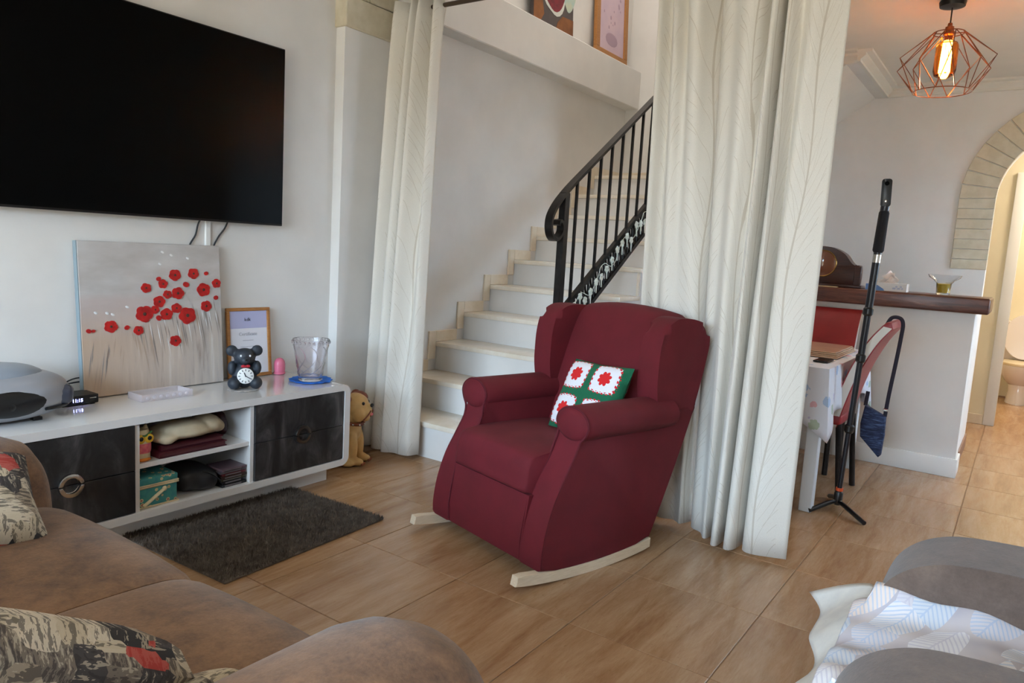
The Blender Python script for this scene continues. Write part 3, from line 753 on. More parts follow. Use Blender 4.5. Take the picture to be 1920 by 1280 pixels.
obj('trim_line', tube(spline([(cx+.14,cy-.135,TOP+.052),(cx+.20,cy-.112,TOP+.050),(cx+.245,cy-.07,TOP+.052),(cx+.262,cy-.01,TOP+.056)],6), .006, 8), 'black_plastic', bx)
for k in range(3): obj('button', box(cx+.115+.032*k, cx+.138+.032*k, cy-.03+.008*k, cy-.005+.008*k, TOP+.176-.012*k, TOP+.188-.013*k, .002, 1), 'grey_lid', bx)
for fx_ in (cx-.15, cx+.12):
    for fy_ in (cy-.08, cy+.06): obj('foot', box(fx_, fx_+.03, fy_, fy_+.03, TOP, TOP+.012), 'black_plastic', bx, sm=0)

# ------------------------------------------------------------------ things on the cabinet shelves
SH1, SH0 = .316, CZ0+.032
mat('owl_cream', (222,206,168), .4, c2=(206,186,146), scale=20); mat('owl_yellow', (224,178,52), .4); mat('owl_pink', (206,84,104), .45, c2=(226,130,120), scale=50)
mat('owl_orange', (224,130,40), .4); mat('owl_green', (66,110,58), .5)
ow = thing('owl_ornament', 'painted ceramic owl ornament with a yellow eye on the upper shelf', 'ornament', (1.515, 2.84, SH1))
ox, oy = 1.515, 2.842
obj('body', lathe([(0,0),(.034,0),(.037,.006),(.038,.05),(.036,.09),(.034,.118),(.030,.128),(0,.130)], (ox,oy,SH1), 24), 'owl_cream', ow)
obj('ear', xf(lathe([(.012,0),(.007,.016),(0,.026)], n=10), TR((ox-.02,oy,SH1+.122))), 'owl_cream', ow)
obj('ear', xf(lathe([(.012,0),(.007,.016),(0,.026)], n=10), TR((ox+.022,oy,SH1+.122))), 'owl_cream', ow)
obj('breast', lathe([(.0385,.034),(.0405,.045),(.0405,.068),(.0385,.074)], (ox,oy,SH1), 24, wob=lambda a,k: 1+.02*math.sin(12*a)), 'owl_pink', ow)
for dx in (-.016, .018):
    e = obj('eye_ring', xf(lathe([(0,.006),(.012,.007),(.018,.004),(.019,0)], n=18), TR((ox+dx,oy-.034,SH1+.094), rx=PI/2)), 'owl_yellow', ow)
    obj('pupil', ell((ox+dx,oy-.041,SH1+.096),(.009,.004,.009),12,8), 'black_plastic', e)
obj('brow', tube(spline([(ox-.03,oy-.03,SH1+.112),(ox,oy-.037,SH1+.106),(ox+.034,oy-.026,SH1+.118)],5), .0045, 6), 'owl_green', ow)
obj('feet', ell((ox,oy-.03,SH1+.008),(.028,.016,.008),14,8), 'owl_orange', ow)
# cream cloth bag over two maroon albums
mat('album_maroon', (82,24,34), .4, c2=(66,16,26), scale=6)
for k, (z0, z1, xa, xb, ya) in enumerate(((SH1,SH1+.024,1.572,1.880,2.80), (SH1+.0245,SH1+.045,1.590,1.872,2.815))):
    a_ = thing('photo_album', ('thick maroon photo album lying at the bottom on the upper shelf', 'maroon photo album stacked directly under the cream cloth bag')[k], 'album', (1.72, 2.9, z0))
    obj('cover', prism([(xa,z0),(xb,z0),(xb,z0+.004),(xa+.006,z0+.004),(xa+.006,z1-.004),(xb,z1-.004),(xb,z1),(xa,z1)], ya, ya+.24, 'y', .001, 1), 'album_maroon', a_)
    mat('album_page', (84,40,44), .7)
    obj('pages', box(xa+.007, xb-.006, ya+.004, ya+.236, z0+.0045, z1-.0045), 'album_page', a_, sm=0)
mat('cream_cloth', (206,190,160), .9, c2=(186,168,138), scale=8, bump=.3, bscale=14)
b = bmesh.new(); random.seed(8)
for c, r in (((1.735,2.90,SH1+.083),(.15,.11,.036)), ((1.63,2.87,SH1+.072),(.06,.07,.026)), ((1.83,2.885,SH1+.092),(.065,.08,.042)), ((1.72,2.86,SH1+.105),(.10,.06,.022)),
             ((1.62,2.83,SH1+.062),(.03,.03,.015)), ((1.87,2.88,SH1+.080),(.035,.06,.03))): ell(c, r, 20, 12, bm=b)
bag = remesh(obj('cloth_bag', b, 'cream_cloth'), .007); tag(bag, 'soft cream cloth bag folded on top of the maroon albums', 'bag')
mat('dark_leather', (52,16,22), .35, c2=(36,10,16), scale=10, bump=.2, bscale=50)
b = bmesh.new()
for c, r in (((1.935,2.99,SH1+.055),(.032,.10,.055)), ((1.93,2.96,SH1+.09),(.026,.06,.038)), ((1.945,3.03,SH1+.04),(.03,.08,.04))): ell(c, r, 18, 10, bm=b, p=.8)
lb = remesh(obj('leather_pouch', b, 'dark_leather'), .006); tag(lb, 'dark maroon leather pouch at the end of the upper shelf', 'pouch')
# sewing box, black bag, CD cases
def teal_mat():
    M = bpy.data.materials.new('teal_print'); t = NT(M); MATS['teal_print'] = M
    v = t.n('TexVoronoi'); v.inputs['Scale'].default_value = 34; t.l(t.coords(), v.inputs['Vector'])
    d = t.ramp(v.outputs['Distance'], [(.0, (196,84,84)), (.16, (230,206,150)), (.28, (70,146,140)), (.6, (62,136,140))], True)
    t.set(t.mix(.25, d, (60,140,140)), .8)
teal_mat()
sw = thing('sewing_box', 'teal flowered sewing box with cream edging on the lower shelf', 'sewing box', (1.56, 2.87, SH0))
obj('box_body', box(1.49, 1.648, 2.80, 2.98, SH0, SH0+.088, .004, 2), 'teal_print', sw)
ld = obj('lid', xf(box(-.002, .162, -.002, .182, 0, .03, .004, 2), TR((1.488, 2.80, SH0+.090), rx=.03)), 'teal_print', sw)
for zz, par in ((SH0+.004, sw), (SH0+.085, sw), (SH0+.0925, ld)):
    obj('piping', tube([(1.488,2.797,zz),(1.65,2.797,zz),(1.65,2.983,zz),(1.488,2.983,zz)], .0045, 6, closed=True), 'owl_cream', par)
obj('handle', tube([(1.500,2.790,SH0+.012),(1.585,2.790,SH0+.066)], .007, 8), 'owl_cream', sw)
obj('handle_knob', ell((1.588,2.790,SH0+.068),(.011,.007,.011),12,8), 'owl_cream', sw)
b = bmesh.new()
for c, r in (((1.76,2.92,SH0+.055),(.09,.11,.055)), ((1.80,2.87,SH0+.045),(.06,.07,.045))): ell(c, r, 18, 10, bm=b, p=.7)
mat('black_nylon', (18,18,20), .55, c2=(26,26,29), scale=12)
bb = thing('black_bag', 'black nylon bag slumped between sewing box and CD cases', 'bag', (1.77, 2.9, SH0))
remesh(obj('body', b, 'black_nylon', bb), .007)
obj('zip', tube(spline([(1.765,2.805,SH0+.098),(1.80,2.792,SH0+.08),(1.835,2.79,SH0+.05),(1.85,2.795,SH0+.03)],5), .003, 6), 'dark_metal', bb)
mat('case_label', (112,104,106), .4)
cds = [(SH0, .013, 'case_black', (20,22,26)), (0, .013, 'case_dark', (36,34,38)), (0, .011, 'case_olive', (70,66,44)), (0, .012, 'case_brown', (62,44,38)), (0, .012, 'case_red', (96,40,44)), (0, .011, 'case_grey', (94,84,88)), (0, .011, 'case_plum', (104,84,92))]
zz = SH0
labs = ['black', 'charcoal', 'olive', 'brown', 'dark red', 'grey', 'plum']
for k, (_, h, mn, colr) in enumerate(cds):
    mat(mn, colr, .15); dx = .006*math.sin(k*2.1)
    tq = thing('cd_case', f'{labs[k]} plastic disc case in the small pile on the lower shelf', 'disc case', (1.92, 2.87, zz), 0, 'disc cases in the lower shelf pile')
    obj('case', box(1.858+dx, 1.982, 2.80+abs(dx), 2.925, zz, zz+h-.0006, .001, 1), mn, tq, sm=0)
    obj('spine_label', box(1.872+dx, 1.955, 2.7985+abs(dx), 2.8003+abs(dx), zz+.003, zz+h-.004), 'case_label', tq, sm=0)
    zz += h

# ------------------------------------------------------------------ bulldog ornament
mat('dog_cream', (216,178,116), .45, c2=(198,154,92), scale=9); mat('dog_brown', (138,70,34), .5, c2=(112,52,26), scale=14); mat('dog_white', (232,220,192), .45)
dg = thing('bulldog_ornament', 'cream and brown ceramic bulldog sitting beside the TV cabinet', 'ornament', (2.79, 3.03, 0), .42)
b = bmesh.new()
for c, r in (((0,.04,.12),(.075,.09,.12)), ((0,-.015,.20),(.068,.07,.09)), ((0,-.05,.335),(.072,.075,.068)), ((0,-.105,.305),(.05,.04,.038)), ((-.045,-.09,.29),(.028,.035,.042)), ((.045,-.09,.29),(.028,.035,.042)),
             ((0,-.03,.265),(.058,.06,.05)), ((-.045,-.055,.10),(.028,.032,.10)), ((.045,-.055,.10),(.028,.032,.10)), ((-.048,-.085,.022),(.032,.042,.022)), ((.048,-.085,.022),(.032,.042,.022)),
             ((-.085,.04,.05),(.045,.085,.05)), ((.085,.04,.05),(.045,.085,.05)), ((-.09,-.05,.02),(.028,.04,.02)), ((.09,-.05,.02),(.028,.04,.02)), ((0,-.112,.262),(.03,.024,.016)), ((0,-.132,.335),(.018,.014,.014))): ell(c, r, 18, 11, bm=b)
remesh(obj('body', b, 'dog_cream', dg, local=True), .0075)
for s in (-1, 1):
    obj('ear', ell((s*.062,-.02,.375),(.022,.03,.034),14,9, rot=Matrix.Rotation(s*.5,3,'Y')), 'dog_brown', dg, local=True)
    obj('eye', ell((s*.034,-.108,.352),(.011,.009,.010),12,8), 'black_plastic', dg, local=True)
    obj('jowl_line', tube(spline([(s*.012,-.146,.312),(s*.032,-.135,.285),(s*.048,-.118,.262)],5), .004, 6), 'dog_brown', dg, local=True)
    for q in (-1, 0, 1): obj('claw', ell((s*.048+q*.017,-.124,.014),(.006,.007,.008),8,6), 'dog_brown', dg, local=True)
obj('head_patch', ell((.034,-.055,.372),(.042,.05,.036),16,10), 'dog_brown', dg, local=True)
obj('nose', ell((0,-.146,.340),(.016,.010,.011),12,8), 'black_plastic', dg, local=True)
obj('tongue', ell((.006,-.142,.288),(.014,.010,.009),10,7), 'owl_pink', dg, local=True)
cl_ = obj('collar', tube([(.066*math.cos(2*PI*i/24), -.025+.068*math.sin(2*PI*i/24), .243+.014*math.sin(2*PI*i/24)) for i in range(24)], .010, 8, closed=True), 'dog_brown', dg, local=True)
for k in range(12):
    a = 2*PI*k/12; obj('stud', ell((.077*math.cos(a), -.025+.079*math.sin(a), .243+.014*math.sin(a)),(.005,.005,.005),8,6), 'chrome', cl_, local=True)

# ------------------------------------------------------------------ shaggy rug
mat('rug_pile', (112,100,90), 1.0, c2=(84,75,68), scale=26, detail=6)
rg = thing('shaggy_rug', 'dark brown shaggy rug on the floor before the TV cabinet', 'rug', (1.88, 2.56, 0), .045)
RW, RD = .83, .66
obj('backing', box(-RW/2, RW/2, -RD/2, RD/2, .0005, .010, .003, 1), 'rug_pile', rg, local=True)
def pile():
    random.seed(21); V = []; Fc = []
    for i in range(26000):
        x_ = random.uniform(-RW/2-.002, RW/2+.002); y_ = random.uniform(-RD/2-.002, RD/2+.002); a = random.random()*2*PI; h = random.uniform(.010,.020)
        w_ = .0028; l_ = random.uniform(.003,.010); dx, dy_ = math.cos(a), math.sin(a); k = len(V)
        V += [(x_-dy_*w_, y_+dx*w_, .007), (x_+dy_*w_, y_-dx*w_, .007), (x_+dx*l_, y_+dy_*l_, .007+h)]; Fc.append((k,k+1,k+2))
    return V, Fc
pl_ = bpy.data.meshes.new('pile'); g_ = pile(); pl_.from_pydata(g_[0], [], g_[1]); pl_.materials.append(MATS['rug_pile'])
po = bpy.data.objects.new('pile', pl_); COL.objects.link(po); po.parent = rg; po['kind'] = 'stuff'

# ------------------------------------------------------------------ rocking armchair
def fabric(name, c, c2, sheen=.25, rough=.85, wscale=700):
    M = bpy.data.materials.new(name); t = NT(M); MATS[name] = M
    v = t.coords(); a = t.noise(v, 9, 4); wv = t.noise(v, wscale, 2)
    t.set(t.ramp(a, [(.3, c), (.7, c2)]), rough); t.b.inputs['Sheen Weight'].default_value = sheen
    t.bump(wv, .2, .0015)
fabric('burgundy', (102,10,25), (91,7,20), .0)
mat('burgundy_piping', (86,10,24), .9)
mat('birch', (226,208,182), .5, c2=(214,194,166), scale=10, stretch=(2,20,20))
rc = thing('rocking_armchair', 'burgundy wingback rocking armchair on pale wooden rockers', 'armchair', (2.181, 1.362, 0), math.radians(-15.7))
def sp2(pts, n=4, closed=False): return [(p.x, p.y) for p in spline([(a, b, 0) for a, b in pts], n, closed)]
rk = lambda x: .2*(x-.33)**2
def rocker(y0, y1):
    xs_ = [-.075+.745*i/18 for i in range(19)]
    P = [(x, rk(x)) for x in xs_] + [(x, rk(x)+.040) for x in reversed(xs_[1:])]
    P.append((xs_[0]+.008, rk(xs_[0])+.036))
    return prism(P, y0, y1, 'y', .003, 1)
for (a, b_) in ((0.0,.036), (.70,.736)): obj('rocker', rocker(a, b_), 'birch', rc, local=True)
front = sp2([(.045,rk(.045)+.041),(.044,.12),(.060,.22),(.098,.33),(.150,.42),(.192,.49),(.208,.55),(.208,.61)], 4)
rear = sp2([(.72,.62),(.905,.64),(.885,.58),(.805,.385),(.69,.13),(.655,rk(.655)+.041)], 4)
bottom = [(.655-.61*i/8, rk(.655-.61*i/8)+.041) for i in range(1, 8)]
for nm, y0, y1, yc_ in (('near', .004,.135,.052), ('far', .605,.736,.688)):
    obj('side_panel', prism(front+rear+bottom, y0, y1, 'y', .018, 4), 'burgundy', rc, local=True, sm=40)
    # rolled arm with a flat scroll face
    prof = [(0.0,-.024),(.045,-.022),(.062,-.012),(.069,.01)] + [(.069, .01+.49*i/10) for i in range(1,10)] + [(.066,.53),(.0,.545)]
    b = lathe(prof, n=28); xf(b, TR((.215, yc_, .598)) @ Matrix.Diagonal((1,1.36,1,1)) @ Matrix.Rotation(PI/2,4,'Y'))
    obj('arm', b, 'burgundy', rc, local=True, sm=50)
    s = -1 if nm == 'near' else 1
    yi, yo = (y1, y0) if nm == 'near' else (y0, y1)
    pip = [(.104,yi+s*.004,.335),(.156,yi+s*.004,.425),(.190,yi+s*.002,.50),(.206,yc_-s*.074,.560),(.207,yc_-s*.087,.600),(.207,yc_-s*.074,.632),(.207,yc_-s*.040,.656),(.207,yc_,.663),(.207,yc_+s*.040,.656),(.207,yc_+s*.074,.632),
           (.207,yc_+s*.087,.600),(.206,yc_+s*.074,.564),(.203,yc_+s*.054,.538),(.196,yo-s*.002,.505),(.184,yo-s*.004,.475),(.158,yo-s*.004,.43),(.104,yo-s*.004,.33),(.066,yo-s*.004,.22),(.050,yo-s*.004,.12),(.051,yo-s*.004,.068)]
    obj('arm_piping', tube(spline(pip, 4), .005, 6), 'burgundy_piping', rc, local=True)
def loft(profile, y0, y1, crown, n=10, bm=None, end=.03):
    b = bm or bmesh.new(); L = []
    cx_ = sum(p[0] for p in profile)/len(profile); cz_ = sum(p[1] for p in profile)/len(profile)
    ts = [0, .02, .06] + [.06+.88*i/n for i in range(1, n)] + [.94, .98, 1]
    for t_ in ts:
        e = min(t_, 1-t_); sh = 1-end*2*max(0, 1-e/.06)**2
        k = 1-(2*t_-1)**2
        L.append([b.verts.new((cx_+(p[0]-cx_)*sh, y0+(y1-y0)*t_, cz_+(p[1]-cz_)*sh + crown(p)*k)) for p in profile])
    m_ = len(profile)
    for A, B in zip(L, L[1:]):
        for k in range(m_): b.faces.new((A[k], A[(k+1)%m_], B[(k+1)%m_], B[k]))
    b.faces.new(L[0]); b.faces.new(L[-1][::-1]); return b
bp = sp2([(.575,.40),(.61,.50),(.655,.66),(.715,.83),(.76,.935),(.80,.985),(.86,1.003),(.925,.985),(.95,.93),(.93,.80),(.88,.60),(.79,.38),(.68,.34)], 3, True)
obj('backrest', loft(bp, .085, .655, lambda p: .026*max(0,(p[1]-.55)/.45)), 'burgundy', rc, local=True, sm=60)
for nm, y0, y1, fx in (('near', .002,.112,.035), ('far', .624,.738,0.0)):
    wp_ = sp2([(.62+fx,.585),(.598+fx,.70),(.595+fx,.77),(.60+fx,.87),(.625+fx,.95),(.685+fx,.992),(.76+fx*.5,1.0),(.86,.992),(.935,.965),(.962,.90),(.945,.80),(.90,.64),(.875,.585)], 4)
    obj('wing', prism(wp_, y0, y1, 'y', .034, 6), 'burgundy', rc, local=True, sm=60)
obj('seat_cushion', loft(sp2([(.075,.315),(.058,.37),(.068,.435),(.11,.468),(.30,.478),(.62,.455),(.62,.32),(.3,.30)],4,True), .130, .610, lambda p: .010 if p[1] > .42 else 0), 'burgundy', rc, local=True, sm=60)
ap = sp2([(.048,.06),(.046,.14),(.056,.22),(.070,.315)],4)
obj('front_apron', prism(ap+[(.12,.315),(.12,.06)], .12, .62, 'y'), 'burgundy', rc, local=True, sm=40)
obj('apron_seam', tube([(.043,.612,.07),(.041,.612,.14),(.052,.612,.22),(.075,.612,.32)], .0035, 5), 'burgundy_piping', rc, local=True)
obj('apron_seam', tube([(.044,.130,.07),(.042,.130,.14),(.053,.130,.22),(.068,.130,.30)], .0025, 5), 'burgundy', rc, local=True)
# crochet cushion
def crochet():
    M = bpy.data.materials.new('crochet_squares'); t = NT(M); MATS['crochet_squares'] = M
    tc = t.n('TexCoord'); sp_ = t.n('SeparateXYZ'); t.l(tc.outputs['Object'], sp_.inputs[0])
    c = .165
    def cell(o): return t.math('SUBTRACT', t.math('FRACT', t.math('ADD', t.math('DIVIDE', o, c), 10.0)), .5)
    a, b = cell(sp_.outputs[0]), cell(sp_.outputs[1])
    aa, ab = t.math('ABSOLUTE', a), t.math('ABSOLUTE', b)
    mx = t.math('MAXIMUM', aa, ab)
    rr = t.math('SQRT', t.math('ADD', t.math('MULTIPLY', a, a), t.math('MULTIPLY', b, b)))
    d = t.math('ADD', t.math('MULTIPLY', mx, .72), t.math('MULTIPLY', rr, .28))
    ang_ = t.math('ARCTAN2', a, b)
    fl = t.math('LESS_THAN', rr, t.math('MULTIPLY_ADD', t.math('ABSOLUTE', t.math('SINE', t.math('MULTIPLY', ang_, 4))), .06, .15))
    per = t.math('ADD', a, b); per2 = t.math('SUBTRACT', a, b)
    tooth = t.math('MULTIPLY', t.math('GREATER_THAN', t.math('SINE', t.math('MULTIPLY', per, 46)), -.25), t.math('GREATER_THAN', t.math('SINE', t.math('MULTIPLY', per2, 46)), -.6))
    ring = t.math('MULTIPLY', t.math('MULTIPLY', t.math('GREATER_THAN', d, .36), t.math('LESS_THAN', d, .425)), tooth)
    col = t.mix(t.math('GREATER_THAN', d, .40), (232,230,236), (14,98,66))
    col = t.mix(ring, col, (206,28,40)); col = t.mix(fl, col, (214,30,32))
    t.set(col, .9); t.bump(t.noise(t.coords(), 260, 2), .6, .004)
crochet()
cu = obj('crochet_cushion', pillow(.345, .33, .11, 16, .45), 'crochet_squares', None, local=True, sm=60)
tag(cu, 'green, white and red crochet granny-square cushion on the burgundy armchair', 'cushion')
cl_m = rc.matrix_basis.copy()
rcM = Matrix.Translation((2.181,1.362,0)) @ Matrix.Rotation(math.radians(-15.7), 4, 'Z')
cu.matrix_world = rcM @ TR((.510,.262,.632)) @ Matrix.Rotation(math.radians(-62), 4, 'Y') @ Matrix.Rotation(PI/2, 4, 'Z') @ Matrix.Rotation(.03, 4, 'Z')
kr = obj('key_ring', tube([(.016*math.cos(2*PI*i/18), .016*math.sin(2*PI*i/18), 0) for i in range(18)], .0035, 8, closed=True), 'white_matt', None, local=True)
kr.matrix_world = rcM @ TR((.36,.185,.490), rx=.1); tag(kr, 'small white ring lying on the burgundy armchair seat', 'ring')

# ------------------------------------------------------------------ brown suede sofa
def suede(name, cs):
    M = bpy.data.materials.new(name); t = NT(M); MATS[name] = M
    v = t.coords((1,1,1)); a = t.noise(v, 5, 5, .6, .4); b = t.noise(v, 120, 4, .7); f = t.noise(v, 26, 4, .7)
    s_ = t.math('ADD', t.math('ADD', t.math('MULTIPLY', a, .5), t.math('MULTIPLY', b, .2)), t.math('MULTIPLY', f, .3))
    t.set(t.ramp(s_, [(.36, cs[0]), (.5, cs[1]), (.63, cs[2])]), .8); t.b.inputs['Sheen Weight'].default_value = .2
    t.bump(b, .35, .003)
suede('suede_brown', [(84,56,37), (122,88,60), (148,110,78)])
so = thing('brown_sofa', 'brown suede two-seat sofa with rounded arms facing the rocking armchair', 'sofa', (.5, 1.57, 0))
obj('base', box(.06, .90, .70, 2.45, .04, .29, .03, 3), 'suede_brown', so)
def seat(y0, y1):
    P = sp2([(.10,.29),(.10,.42),(.5,.452),(.84,.448),(.945,.425),(.972,.38),(.965,.31),(.90,.285)], 4, True)
    return loft(P, y0, y1, lambda p: .014 if p[1] > .40 else 0, 10, None, .02)
for a, b_ in ((.93,1.548), (1.552,2.23)): obj('seat_cushion', seat(a, b_), 'suede_brown', so, sm=60)
def sofa_arm(y0, y1):
    P = sp2([(y0,.05),(y0-.01,.34),(y0+.01,.53),(y0+.07,.61),(y0+.17,.635),(y1-.07,.61),(y1-.005,.53),(y1,.34),(y1,.05)], 5)
    b = bmesh.new(); cyy = (y0+y1)/2; L = []
    for x_, sc_, dz in ((.0,1,0),(.30,1,0),(.62,1,.0),(.80,.995,-.003),(.865,.96,-.016),(.915,.88,-.04),(.943,.74,-.085),(.95,.55,-.14)):
        L.append([b.verts.new((x_, cyy+(q[0]-cyy)*sc_, max(.05, q[1]+dz*(q[1]/.63)))) for q in P])
    for A, B in zip(L, L[1:]):
        for k in range(len(P)-1): b.faces.new((A[k], A[k+1], B[k+1], B[k]))
    b.faces.new(L[0]); b.faces.new(L[-1][::-1]); return b
for a, b_ in ((.60,.95), (2.215,2.56)): obj('arm', sofa_arm(a, b_), 'suede_brown', so, sm=60)
obj('backrest', box(-.06, .20, .68, 2.48, .05, .80, .07, 5), 'suede_brown', so)
for (fx, fy) in ((.1,.75),(.1,2.4),(.84,.75),(.84,2.4)): obj('foot', lathe([(0,0),(.022,0),(.028,.05),(0,.05)], (fx,fy,0), 12), 'black_plastic', so)
# printed scatter cushions
def print_mat():
    M = bpy.data.materials.new('collage_print'); t = NT(M); MATS['collage_print'] = M
    v0 = t.coords(); nz1 = t.n('TexNoise'); nz1.inputs['Scale'].default_value = 7; t.l(v0, nz1.inputs['Vector'])
    vm = t.n('VectorMath', operation='MULTIPLY_ADD'); t.l(nz1.outputs['Color'], vm.inputs[0]); vm.inputs[1].default_value = (.05,.05,.02); t.l(v0, vm.inputs[2])
    vo = t.n('TexVoronoi'); vo.distance = 'CHEBYCHEV'; vo.inputs['Scale'].default_value = 17; t.l(vm.outputs[0], vo.inputs['Vector'])
    sc_ = t.n('SeparateColor'); t.l(vo.outputs['Color'], sc_.inputs[0])
    base = t.ramp(sc_.outputs[0], [(0,(196,182,158)), (.2,(120,110,100)), (.38,(70,66,66)), (.52,(160,146,128)), (.7,(46,44,46)), (.8,(210,198,178))], True)
    st1 = t.noise(t.coords((18,110,40)), 1, 3, .7, .3); st2 = t.noise(t.coords((110,18,40)), 1, 3, .7, .3)
    stv = t.mix(t.math('GREATER_THAN', sc_.outputs[1], .5), st1, st2) if False else t.math('ADD', t.math('MULTIPLY', st1, t.math('GREATER_THAN', sc_.outputs[1], .5)), t.math('MULTIPLY', st2, t.math('LESS_THAN', sc_.outputs[1], .5)))
    c = t.mix(t.math('MULTIPLY', t.math('GREATER_THAN', stv, .53), .7), base, (52,48,48))
    c = t.mix(t.math('MULTIPLY', t.math('LESS_THAN', stv, .42), .55), c, (202,190,168))
    red = t.math('GREATER_THAN', sc_.outputs[2], .91)
    c = t.mix(t.math('MULTIPLY', red, .85), c, (176,40,36))
    t.set(c, .9)
print_mat()
def cush(label, M, sx, sy, h):
    o = obj('scatter_cushion', pillow(sx, sy, h, 14, .42), 'collage_print', None, local=True, sm=60); o.matrix_world = M
    return tag(o, label, 'cushion', 'collage-print cushions on the brown sofa')
cush('grey and red collage-print cushion by the sofa arm next to the TV cabinet', TR((.62,2.085,.55), rx=math.radians(32), ry=.12, rz=-.1), .42, .31, .14)
cush('grey and red collage-print cushion lying on the sofa seat near the other arm', TR((.36,1.15,.60), rx=math.radians(-18), ry=math.radians(32), rz=.25), .46, .46, .17)
cush('small black and red printed cushion tucked against the sofa arm', TR((.60,1.005,.505), rx=math.radians(-25), ry=.15, rz=.2), .17, .15, .08)

# ------------------------------------------------------------------ taupe armchair with throws
suede('suede_taupe', [(82,66,56), (98,80,69), (112,93,80)])
ac = thing('taupe_armchair', 'taupe suede armchair with rounded arms draped in pale throws', 'armchair', (1.75, -.3, 0))
def ac_arm(x0, x1):
    P = [(-.78,.05),(.225,.05)] + sp2([(.235,.32),(.225,.41),(.19,.485),(.12,.538),(.02,.562),(-.2,.57),(-.78,.575)], 5)
    return prism(P, x0, x1, 'x', .045, 5)
for a, b_ in ((1.27,1.52), (2.01,2.25)): obj('arm', ac_arm(a, b_), 'suede_taupe', ac, sm=60)
obj('base', box(1.45, 2.08, -.72, .14, .04, .30, .03, 3), 'suede_taupe', ac)
obj('seat_cushion', box(1.515, 2.015, -.60, .215, .25, .372, .045, 5), 'suede_taupe', ac, sm=60)
obj('backrest', box(1.45, 2.08, -.92, -.60, .05, .85, .08, 5), 'suede_taupe', ac, sm=60)
for (fx, fy) in ((1.34,.1),(2.16,.1),(1.34,-.7),(2.16,-.7)): obj('foot', lathe([(0,0),(.022,0),(.028,.055),(0,.055)], (fx,fy,0), 12), 'black_plastic', ac)
def leaf_mat():
    M = bpy.data.materials.new('leaf_throw_print'); t = NT(M); MATS['leaf_throw_print'] = M
    v = t.coords((1,1,0), rot=(0,0,.5)); vo = t.n('TexVoronoi'); vo.inputs['Scale'].default_value = 8.6; vo.feature = 'F1'; t.l(v, vo.inputs['Vector'])
    cc = t.n('SeparateColor'); t.l(vo.outputs['Color'], cc.inputs[0])
    sub = t.n('VectorMath', operation='SUBTRACT'); t.l(v, sub.inputs[0])
    # local leaf frame: position relative to the cell point
    sc_ = t.n('VectorMath', operation='SCALE'); t.l(vo.outputs['Position'], sc_.inputs[0]); sc_.inputs['Scale'].default_value = 1.0
    t.l(sc_.outputs[0], sub.inputs[1])
    s = t.n('SeparateXYZ'); t.l(sub.outputs[0], s.inputs[0])
    ax = t.math('ABSOLUTE', s.outputs[1])
    vein = t.math('LESS_THAN', t.math('FRACT', t.math('MULTIPLY', t.math('ADD', s.outputs[0], ax), 75)), .36)
    mid = t.math('LESS_THAN', ax, .002)
    inleaf = t.math('LESS_THAN', t.math('ADD', t.math('MULTIPLY', t.math('POWER', ax, 2), 460), t.math('MULTIPLY', t.math('POWER', s.outputs[0], 2), 120)), 1.0)
    tone = t.ramp(cc.outputs[0], [(.0, (214,218,226)), (.3, (228,224,226)), (.55, (228,212,202)), (.8, (214,210,216))], True)
    line = t.ramp(cc.outputs[1], [(.0, (168,188,216)), (.3, (196,190,204)), (.65, (210,188,174))], True)
    leaf = t.mix(t.math('MULTIPLY', t.math('MAXIMUM', vein, mid), .6), tone, line)
    ground = t.ramp(t.noise(v, 6, 2), [(.4, (188,182,190)), (.6, (214,204,202))])
    t.set(t.mix(inleaf, ground, leaf), .9)
leaf_mat()
mat('white_cotton', (224,220,212), .9, c2=(212,208,202), scale=20)
def wr(x_, y_): return .010*math.sin(19*x_+7*y_)+.008*math.sin(31*y_-9*x_+1)+.006*math.sin(47*x_+2)
def throw_f(u, v):
    x_ = 1.50+.52*u
    if v < .74:
        y_ = -.55+.785*(v/.74); edge = max(0, abs(2*u-1)-.72)/.28
        return (x_, y_, .395+wr(x_, y_)*.8+.05*edge**1.5+.035*max(0,1-((x_-1.93)/.09)**2)*max(0,1-((y_+.02)/.2)**2))
    k = (v-.74)/.26
    return (1.76+(x_-1.76)*(1-.03*k), .235+.03*k, .395+wr(x_,.235)*.8-.012*k*k)
tw = obj('throw', grid(throw_f, 40, 44), 'leaf_throw_print', sm=70); tag(tw, 'pale leaf-print throw spread over the taupe armchair seat', 'throw')
tw.modifiers.new('solid','SOLIDIFY').thickness = .006
def blanket_f(u, v):
    x_ = 1.46+.72*u; k = v
    flare = .08+.10*abs(2*u-1)**2
    return (x_+(.09*k if u > .8 else 0)-(.06*k if u < .15 else 0), .205+(.04+flare)*k+.012*math.sin(23*x_)*k, .378-.15*max(0,k-.25)**1.2-.02*k*abs(2*u-1)+(.10*k*(u-.75) if u > .75 else 0)+.008*math.sin(17*x_))
bk = obj('throw', grid(blanket_f, 36, 16), 'white_cotton', sm=70); tag(bk, 'plain white cotton blanket hanging over the taupe armchair front edge', 'throw')
bk.modifiers.new('solid','SOLIDIFY').thickness = .005

